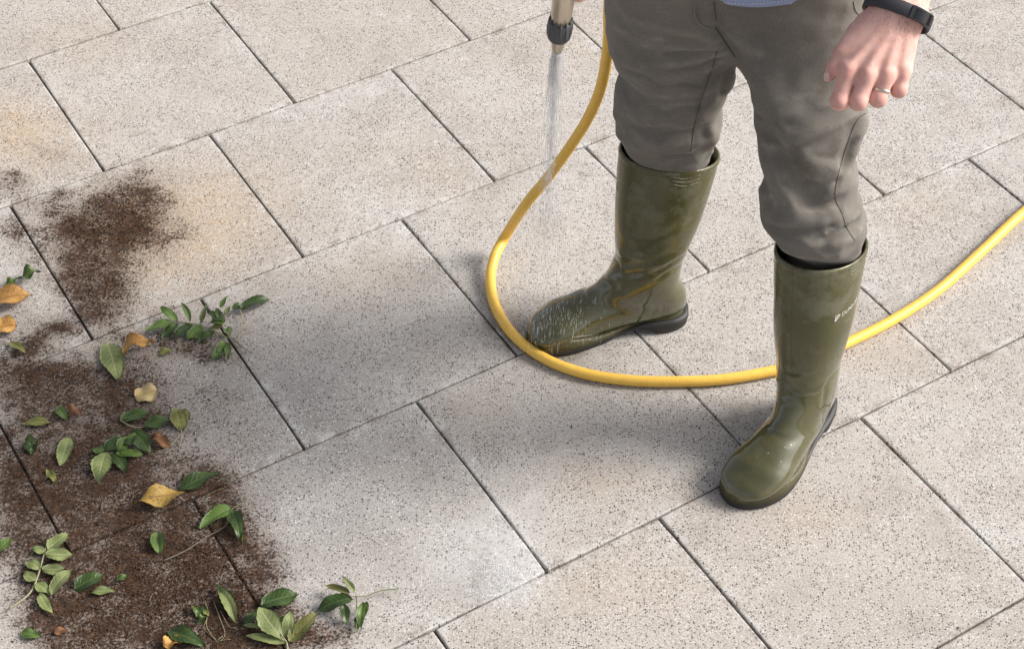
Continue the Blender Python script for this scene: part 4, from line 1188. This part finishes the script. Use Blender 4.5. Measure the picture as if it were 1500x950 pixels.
# ------------------------------------------------------------------ leaves and weeds
def leaf_material(name, dark, light, rib, rough=0.42, spots=None):
    m, nt, b = mat(name)
    at = nt.nodes.new("ShaderNodeAttribute"); at.attribute_name = "blade"
    t, s, u = SEP(nt, at.outputs["Vector"])
    a = M(nt, 'ABSOLUTE', s)
    n = NOISE(nt, OBJC(nt), 55, 4, 0.65)
    c = MIX(nt, SSTEP(nt, n, 0.3, 0.7), dark, light)
    v = M(nt, 'FRACT', M(nt, 'SUBTRACT', M(nt, 'MULTIPLY', t, 8.0), M(nt, 'MULTIPLY', a, 1.6)))
    vein = M(nt, 'MULTIPLY', SSTEP(nt, M(nt, 'ABSOLUTE', M(nt, 'SUBTRACT', v, 0.5)), 0.0, 0.16, 1.0, 0.0), 0.45)
    mid = SSTEP(nt, a, 0.035, 0.10, 1.0, 0.0)
    c = MIX(nt, M(nt, 'MAXIMUM', vein, M(nt, 'MULTIPLY', mid, 0.85)), c, rib)
    if spots:
        c = MIX(nt, SSTEP(nt, NOISE(nt, OBJC(nt), 130, 4, 0.7), 0.54, 0.66, 0, 0.85), c, spots)
    c = MIX(nt, SSTEP(nt, NOISE(nt, POS(nt), 75, 5, 0.75), 0.60, 0.72, 0, 0.55), c, (0.07, 0.042, 0.026))
    hsv = nt.nodes.new("ShaderNodeHueSaturation"); val(nt, hsv.inputs["Value"], M(nt, 'ADD', 0.8, M(nt, 'MULTIPLY', ORND(nt), 0.4))); nt.links.new(c, hsv.inputs["Color"])
    nt.links.new(hsv.outputs[0], b.inputs["Base Color"]); b.inputs["Roughness"].default_value = rough
    b.inputs["Specular IOR Level"].default_value = 0.4
    nt.links.new(BUMP(nt, M(nt, 'ADD', n, M(nt, 'MULTIPLY', vein, -1.2)), 0.35, 0.0012), b.inputs["Normal"])
    return m
LM = {
 'dark': leaf_material("dark_leaf", (0.020, 0.043, 0.009), (0.042, 0.077, 0.016), (0.085, 0.12, 0.035), 0.36),
 'mid': leaf_material("green_leaf", (0.050, 0.098, 0.016), (0.085, 0.142, 0.027), (0.16, 0.21, 0.07), 0.40),
 'light': leaf_material("pale_leaf", (0.115, 0.148, 0.048), (0.180, 0.213, 0.076), (0.30, 0.31, 0.155), 0.55),
 'olive': leaf_material("olive_leaf", (0.115, 0.125, 0.030), (0.175, 0.175, 0.048), (0.24, 0.23, 0.09), 0.5, (0.07, 0.06, 0.02)),
 'yellow': leaf_material("yellow_leaf", (0.36, 0.225, 0.045), (0.48, 0.325, 0.090), (0.25, 0.14, 0.035), 0.55, (0.12, 0.06, 0.02)),
 'cream': leaf_material("cream_leaf", (0.52, 0.38, 0.16), (0.62, 0.49, 0.25), (0.45, 0.33, 0.13), 0.55),
 'tan': leaf_material("tan_leaf", (0.42, 0.215, 0.052), (0.54, 0.31, 0.095), (0.27, 0.125, 0.035), 0.6, (0.20, 0.085, 0.025)),
 'brown': leaf_material("brown_leaf", (0.17, 0.075, 0.032), (0.30, 0.14, 0.06), (0.10, 0.045, 0.02), 0.65),
}
STEM = plain("stem", (0.16, 0.19, 0.07), 0.5, var=0.25, scale=150)
STEM_P = plain("pale_stem", (0.30, 0.28, 0.17), 0.6, var=0.25, scale=150)
TWIG = plain("twig", (0.16, 0.13, 0.105), 0.8, var=0.3, scale=200, bump=0.4)
def leaf_mesh(base, tip, wpx, shape='ovate', fold=0.25, arch=0.10, curl=0.0, wave=0.03, serr=0.05, zb=0.004, zt=0.004, tilt=0.0, bite=0.0, seed=0):
    r = np.random.default_rng(seed + int(abs(base[0]) * 13 + abs(base[1]) * 7))
    b, t = pz(base[0], base[1], zb), pz(tip[0], tip[1], zt)
    d = t - b; L = np.linalg.norm(d); d /= L
    up = np.array([0, 0, 1.0]); s = np.cross(up, d); s /= np.linalg.norm(s); n = np.cross(d, s)
    # width: photo pixels across -> metres on the ground
    pm = np.array(base) * .5 + np.array(tip) * .5
    dv = np.array(tip, float) - np.array(base); q = np.array([-dv[1], dv[0]]); q /= np.linalg.norm(q) + 1e-9
    a0, a1 = pz(*(pm - q * wpx / 2)), pz(*(pm + q * wpx / 2)); w = abs((a1 - a0) @ s)
    w = np.clip(w, 0.004, L * (1.05 if shape == 'round' else .62)) / 2
    nu, nv = 14, 8
    V, A = [], []
    phs = r.uniform(0, 6.28, 4)
    ct, st = math.cos(tilt), math.sin(tilt); tw, bend = r.uniform(-.7, .7), r.uniform(-.045, .045)
    for i in range(nu + 1):
        u = i / nu
        if shape == 'ovate': pw = math.sin(math.pi * u ** .78) ** .85
        elif shape == 'lance': pw = math.sin(math.pi * u ** .9) ** 1.05
        elif shape == 'obov': pw = math.sin(math.pi * u ** 1.35) ** .8
        else: pw = math.sin(math.pi * u) ** .5
        pw = max(pw, .02)
        for j in range(nv + 1):
            v = j / nv * 2 - 1
            ww = w * pw * (1 + serr * (1 if i % 2 else -1) * (abs(v) > .9))
            if bite and v > .2: ww *= 1 - bite * max(0, math.sin(u * 9 + phs[0]))
            y = v * ww
            z = fold * abs(y) * (1 - .35 * abs(v)) + arch * L * (4 * u * (1 - u) * .5 - .0) - curl * L * max(0, u - .45) ** 2
            z += (wave + .07) * w * 2 * math.sin(u * 9 + phs[1] + 1.5 * np.sign(v)) * abs(v) + (wave + .05) * w * math.sin(u * 5 + phs[2]) + tw * (u - .5) * y
            y += bend * L * math.sin(math.pi * u)
            y2, z2 = y * ct - z * st, y * st + z * ct
            V.append(b + d * (u * L) + s * y2 + n * z2); A.append((u, v, 0))
    V = np.array(V); m = len(V); c = nv + 1
    top = [[i * c + j, (i + 1) * c + j, (i + 1) * c + j + 1, i * c + j + 1] for i in range(nu) for j in range(nv)]
    bot = [[m + k for k in f[::-1]] for f in top]
    rim = [i * c for i in range(nu + 1)] + [nu * c + j for j in range(1, c)] + [i * c + nv for i in range(nu - 1, -1, -1)] + [j for j in range(nv - 1, 0, -1)]
    side = [[rim[k], rim[(k + 1) % len(rim)], m + rim[(k + 1) % len(rim)], m + rim[k]] for k in range(len(rim))]
    V = np.vstack([V, V - n * 0.00045]); A = A + A
    lift = max(0.0, 0.0006 - V[:, 2].min()); V[:, 2] += lift
    return V, top + bot + side, A
def add_leaf(name, mt, base, tip, w, parent=None, **k):
    V, F, A = leaf_mesh(base, tip, w, **k)
    return mk(name, V, F, LM[mt], parent, attrs={"blade": A})
def add_stem(name, pts, r, m, parent=None, z=0.003):
    q = [pz(p[0], p[1], p[2] if len(p) > 2 else z) for p in pts]
    q = catmull(q, 5 * (len(q) - 1) + 1) if len(q) > 1 else q
    rr = np.linspace(r, r * .55, len(q))
    return mk(name, *tube(q, rr, 6), m, parent)
def loose(label, mt, base, tip, w, cat="leaf", name="fallen_leaf", stalk=None, **k):
    o = add_leaf(name, mt, base, tip, w, **k)
    tag(o, label, cat, "loose leaves among the spilled soil")
    if stalk: add_stem("stalk", [base + (.004,), stalk + (.003,)], .0009, STEM_P, o)
    return o
loose("long tan leaf by the left edge, upper of the two tan ones", 'tan', (-22, 449), (47, 434), 33, fold=.5, arch=.12, serr=.02)
loose("short tan leaf by the left edge, lower of the two tan ones", 'tan', (-16, 484), (25, 477), 26, shape='round', fold=.4, arch=.14)
loose("ragged dark green leaf above the tan leaves at the left edge", 'mid', (26, 409), (61, 401), 14, fold=.7, wave=.2, arch=.15, bite=.5)
loose("small bright green leaf tucked above the upper tan leaf", 'mid', (8, 421), (25, 409), 11, fold=.4, wave=.15)
loose("thin yellowish green scrap below the two tan leaves", 'olive', (12, 501), (39, 518), 10, shape='lance', fold=.6)
loose("broad pale green leaf with white midrib beside the orange curled leaf", 'light', (157, 503), (173, 557), 35, fold=.18, arch=.07, stalk=(154, 496))
loose("orange curled leaf beside the broad pale green leaf", 'tan', (181, 526), (226, 503), 25, fold=.9, arch=.25, wave=.2, bite=.6)
loose("round cream yellow leaf lying alone on speckled slab", 'cream', (197, 580), (231, 573), 27, shape='round', fold=.12, arch=.05, serr=.03)
loose("pale green scrap on the soil right of the orange curled leaf", 'olive', (232, 518), (253, 513), 10, fold=.4)
loose("narrow yellow green leaf lying level near the left edge", 'olive', (33, 621), (77, 619), 13, shape='lance', fold=.5, arch=.06)
loose("small green leaf touching a small orange brown scrap", 'mid', (84, 596), (99, 614), 15, fold=.3)
loose("small orange brown scrap touching a small green leaf", 'brown', (103, 612), (120, 599), 15, shape='round', fold=.6, arch=.2, wave=.2)
loose("small dark green crumpled leaf left of the pale oval leaf", 'dark', (38, 650), (55, 660), 21, shape='round', fold=.5, wave=.3, arch=.2)
loose("pale olive oval leaf standing out on dark soil below the scrap", 'light', (101, 641), (87, 681), 23, fold=.25, arch=.08)
loose("tiny yellow green leaf under the pale olive oval leaf", 'olive', (69, 688), (82, 708), 13, fold=.5, wave=.2)
loose("large mottled yellow leaf with brown veins across the joint", 'yellow', (272, 722), (198, 742), 27, fold=.2, arch=.08, wave=.14, serr=.05)
loose("long glossy dark green leaf against the large mottled yellow leaf", 'dark', (262, 718), (322, 692), 21, fold=.35, arch=.14, serr=.04)
loose("two tone folded green leaf alone on the dark soil", 'mid', (233, 810), (231, 780), 21, fold=1.1, arch=.1, shape='round')
loose("narrow green leaf cut by the left edge above the pinnate sprig", 'mid', (-10, 811), (19, 786), 14, fold=.3)
loose("dark green leaf beside the pale one right of the pinnate sprig", 'dark', (109, 861), (153, 842), 25, fold=.4, arch=.14)
loose("pale narrow leaf under the dark leaf right of the pinnate sprig", 'light', (132, 868), (169, 865), 12, shape='lance', fold=.4)
loose("tiny bright green leaf alone in the middle of the dark soil", 'mid', (170, 850), (188, 842), 10, fold=.3)
loose("small green leaf by the bottom left corner", 'mid', (31, 926), (60, 930), 16, fold=.3, arch=.1)
loose("tiny brown scrap right of the bottom left corner leaf", 'brown', (79, 926), (98, 922), 11, shape='round', fold=.3)
loose("glossy dark green leaf at the bottom edge over an orange scrap", 'dark', (246, 924), (301, 945), 25, fold=.4, arch=.14)
loose("orange brown scrap at the bottom edge under a dark leaf", 'tan', (240, 949), (265, 936), 17, shape='round', fold=.8, arch=.25, wave=.2)
loose("brown curled leaf right of the dark green cluster", 'brown', (222, 644), (251, 654), 15, fold=.9, arch=.3, wave=.25)
loose("folded leaf showing its white underside, upright above the bottom edge", 'light', (346, 912), (317, 857), 19, shape='lance', fold=.9, arch=.1, zt=.012)

def sprig(name, label, at, leaves, stems):
    root = empty(name, pz(at[0], at[1], 0)); tag(root, label, "weed", "uprooted weeds and sprigs on the slabs")
    for m, pts, r, z in stems: add_stem("stem", pts, r, m, root, z)
    for i, (mt, b, t, w, k) in enumerate(leaves): add_leaf("leaf", mt, b, t, w, root, **{**dict(seed=i, zb=.008, zt=.006), **k})
    return root
E_ = {}
def sp(x, y): return (200 + x / 6.818, 420 + y / 6.818)
sprig("uprooted_weed", "uprooted leafy weed with bright green leaves lying across the slab joint", (320, 490), [
 ('mid', sp(405, 345), sp(238, 195), 13, dict(arch=.15, zt=.02)), ('mid', sp(375, 350), sp(92, 436), 12, dict(arch=.14, zt=.014)), ('dark', sp(405, 365), sp(252, 522), 13, dict(arch=.16)),
 ('dark', sp(555, 368), sp(362, 528), 14, dict(arch=.16, zt=.01)), ('mid', sp(660, 390), sp(490, 530), 14, dict(arch=.14)), ('dark', sp(770, 440), sp(618, 552), 13, dict(arch=.16)),
 ('mid', sp(540, 345), sp(442, 150), 9, dict(fold=.9, shape='lance', zt=.03)), ('light', sp(640, 370), sp(702, 168), 8, dict(fold=.9, shape='lance', zt=.035)), ('dark', sp(880, 350), sp(702, 246), 13, dict(zb=.02, zt=.025)),
 ('mid', sp(885, 335), sp(735, 350), 12, dict(zb=.022, zt=.018)), ('mid', sp(850, 330), sp(790, 210), 10, dict(zb=.02, zt=.03)), ('mid', sp(835, 215), sp(902, 92), 7, dict(shape='lance', zb=.02, zt=.03)), ('light', sp(876, 280), sp(942, 186), 6, dict(shape='lance', zb=.02, zt=.025)),
 ('dark', sp(1035, 210), sp(1335, 124), 15, dict(fold=.3, arch=.12, zb=.014)), ('dark', sp(1040, 205), sp(955, 222), 8, dict(zb=.014)), ('mid', sp(960, 230), sp(1020, 150), 7, dict(zb=.014, zt=.02)),
 ('mid', sp(872, 540), sp(742, 745), 11, dict(arch=.12)), ('mid', sp(870, 560), sp(818, 735), 10, dict(arch=.12)), ('mid', sp(885, 545), sp(916, 722), 11, dict(arch=.14)), ('light', sp(700, 470), sp(560, 500), 12, dict(zb=.004)),
 ('olive', sp(860, 380), sp(720, 420), 12, dict(zb=.012)), ('mid', sp(870, 420), sp(940, 480), 11, dict(zb=.012)), ('mid', sp(900, 400), sp(950, 450), 9, dict(zb=.010))],
 [(STEM, [sp(400, 350), sp(560, 370), sp(700, 410), sp(790, 445), sp(900, 500), sp(960, 520)], .0013, .012), (STEM_P, [sp(780, 440), sp(850, 480), sp(905, 510)], .0022, .011), (TWIG, [sp(840, 370), sp(880, 440), sp(950, 515)], .0016, .010),
  (STEM_P, [sp(1035, 220), sp(1050, 330), sp(1038, 460)], .0013, .010), (TWIG, [sp(950, 510), sp(1050, 590), sp(1150, 665)], .0016, .005), (TWIG, [sp(960, 515), sp(1010, 500), sp(1030, 460)], .0010, .006), (STEM, [sp(890, 270), sp(870, 330), sp(860, 380)], .0011, .014)])
def s7(x, y): return (x / 2.436, 560 + y / 2.436)
sprig("leafy_sprig", "dark green leaf cluster with one pale drooping leaf on brown soil", (185, 650), [
 ('light', s7(378, 245), s7(350, 358), 28, dict(fold=.2, zb=.02)), ('dark', s7(375, 245), s7(432, 188), 17, dict(zb=.02, zt=.02)), ('dark', s7(470, 172), s7(536, 254), 26, dict(fold=.25, zb=.02)), ('mid', s7(420, 245), s7(485, 180), 15, dict(zb=.02, zt=.024)),
 ('mid', s7(415, 252), s7(512, 258), 13, dict(zb=.016)), ('dark', s7(398, 252), s7(455, 318), 20, dict(zb=.012)), ('mid', s7(368, 246), s7(330, 238), 15, dict(zb=.018)), ('dark', s7(440, 220), s7(488, 196), 16, dict(zb=.024, zt=.026))],
 [(STEM, [s7(340, 250), s7(400, 250), s7(460, 245), s7(510, 225)], .0016, .012)])
sprig("leafy_sprig", "sprig of two dark leaves and an olive end leaf on a pale stem", (215, 618), [
 ('dark', s7(428, 132), s7(537, 106), 16, dict(arch=.12)), ('dark', s7(512, 157), s7(616, 132), 17, dict(arch=.12)), ('olive', s7(628, 92), s7(655, 168), 24, dict(fold=.15, shape='round')), ('olive', s7(640, 100), s7(676, 128), 14, dict(shape='round'))],
 [(STEM_P, [s7(430, 135), s7(470, 156), s7(515, 158), s7(618, 130)], .0013, .006), (STEM_P, [s7(646, 165), s7(648, 200), s7(638, 235)], .0009, .005), (STEM_P, [s7(640, 190), s7(600, 232), s7(560, 246)], .0009, .004)])
sprig("leafy_sprig", "twig with one long pale edged leaf and a dark hanging leaf", (325, 765), [
 ('mid', s7(828, 446), s7(712, 520), 20, dict(fold=.5, arch=.1)), ('dark', s7(828, 450), s7(862, 572), 20, dict(fold=.6, arch=.16, wave=.15)), ('dark', s7(815, 460), s7(840, 545), 14, dict(fold=.4)), ('olive', s7(845, 520), s7(872, 570), 8, dict(shape='lance'))],
 [(TWIG, [s7(580, 636), s7(660, 600), s7(740, 548), s7(805, 510), s7(828, 450)], .0014, .004), (STEM, [s7(820, 455), s7(860, 430), s7(900, 395)], .0008, .006), (STEM, [s7(730, 430), s7(750, 395), s7(800, 375)], .0006, .003)])
sprig("pinnate_sprig", "pinnate sprig of pale oval leaflets along a thick curved stalk", (55, 845), [
 ('light', s7(168, 590), s7(245, 538), 18, dict(fold=.15)), ('light', s7(162, 612), s7(262, 614), 19, dict(fold=.15)), ('light', s7(150, 665), s7(233, 664), 20, dict(fold=.12)), ('light', s7(160, 605), s7(114, 590), 19, dict(fold=.15)),
 ('light', s7(144, 662), s7(92, 636), 20, dict(fold=.15)), ('light', s7(128, 706), s7(86, 674), 17, dict(fold=.2)), ('light', s7(128, 716), s7(176, 752), 17, dict(fold=.2)), ('light', s7(140, 752), s7(188, 824), 17, dict(fold=.2)), ('light', s7(182, 756), s7(257, 662), 19, dict(fold=.25))],
 [(STEM_P, [s7(32, 806), s7(78, 775), s7(112, 742), s7(135, 690), s7(152, 630), s7(168, 572)], .0021, .006)])
def s8(x, y): return (160 + x / 3.065, 640 + y / 3.065)
sprig("leafy_sprig", "bouquet of broad leaves with a pale upright one at the bottom edge", (412, 925), [
 ('dark', s8(680, 755), s8(852, 704), 27, dict(fold=.25, arch=.12)), ('light', s8(792, 918), s8(672, 760), 31, dict(fold=.15, arch=.08, zt=.03, shape='obov')), ('light', s8(800, 905), s8(818, 772), 19, dict(fold=.25, zt=.026)),
 ('olive', s8(806, 914), s8(934, 786), 22, dict(fold=.3, zt=.022)), ('light', s8(792, 922), s8(616, 890), 14, dict(fold=.3, shape='lance')), ('light', s8(696, 852), s8(600, 842), 8, dict(shape='lance', zb=.012)), ('dark', s8(672, 790), s8(598, 834), 16, dict(fold=.3)), ('dark', s8(780, 860), s8(770, 800), 12, dict(fold=.3))],
 [(STEM_P, [s8(798, 985), s8(800, 945), s8(795, 912)], .0022, .006), (STEM_P, [s8(795, 915), s8(740, 840), s8(690, 775)], .0010, .014)])
sprig("leafy_sprig", "small weed with shiny drooping leaves and a thin side stalk, furthest right", (515, 878), [
 ('dark', s8(1090, 722), s8(926, 780), 23, dict(fold=.4, arch=.16, zb=.02)), ('dark', s8(1050, 745), s8(1065, 842), 15, dict(fold=.4, zb=.02)), ('mid', s8(1140, 738), s8(1130, 862), 14, dict(fold=.5, arch=.14, zb=.02)), ('light', s8(1102, 694), s8(1046, 622), 9, dict(fold=.8, arch=.2, zb=.02, zt=.034)),
 ('olive', s8(1080, 696), s8(966, 664), 10, dict(fold=.6, zb=.02, zt=.016)), ('dark', s8(1112, 800), s8(1110, 874), 11, dict(fold=.4)), ('mid', s8(1155, 735), s8(1150, 800), 9, dict(zb=.018))],
 [(STEM, [s8(1295, 680), s8(1220, 688), s8(1150, 712), s8(1100, 715)], .0012, .012), (STEM_P, [s8(1095, 714), s8(1000, 680), s8(968, 684)], .0009, .014), (STEM, [s8(1110, 715), s8(1112, 790), s8(1108, 850)], .0012, .010)])
sprig("uprooted_weed", "tiny weed with curly leaves and pale thread roots on dark soil", (300, 905), [
 ('mid', s8(440, 800), s8(370, 760), 14, dict(fold=.5, wave=.3)), ('mid', s8(440, 805), s8(385, 830), 12, dict(fold=.5, wave=.3)), ('olive', s8(445, 800), s8(420, 770), 8, dict(fold=.5))],
 [(STEM_P, [s8(440, 800), s8(438, 850), s8(470, 900), s8(490, 920)], .0006, .003), (STEM_P, [s8(470, 740), s8(500, 820), s8(520, 880), s8(500, 915)], .0006, .004), (STEM_P, [s8(500, 780), s8(540, 850), s8(575, 850)], .0005, .004),
  (STEM_P, [s8(430, 735), s8(445, 790), s8(425, 850), s8(445, 880)], .0005, .003), (STEM_P, [s8(510, 890), s8(490, 910), s8(545, 905)], .0005, .003)])
o = add_stem("fallen_twig", [(268, 705), (300, 697), (330, 700), (352, 690)], .0006, STEM, None, .003)
tag(o, "wispy green grass stalk over the joint right of the dark leaf", "twig")
o = add_stem("fallen_twig", s7(545, 750) and [s7(545, 752), s7(535, 772), s7(540, 790), s7(525, 800)], .0008, TWIG, None, .003)
tag(o, "short dark crooked twig in the middle of the dark soil", "twig")
o = add_leaf("fallen_leaf", 'dark', s8(560, 800), s8(490, 660), 22, fold=.3, zt=.012)
tag(o, "dark upright leaf behind the folded white one above the bottom edge", "leaf", "loose leaves among the spilled soil")
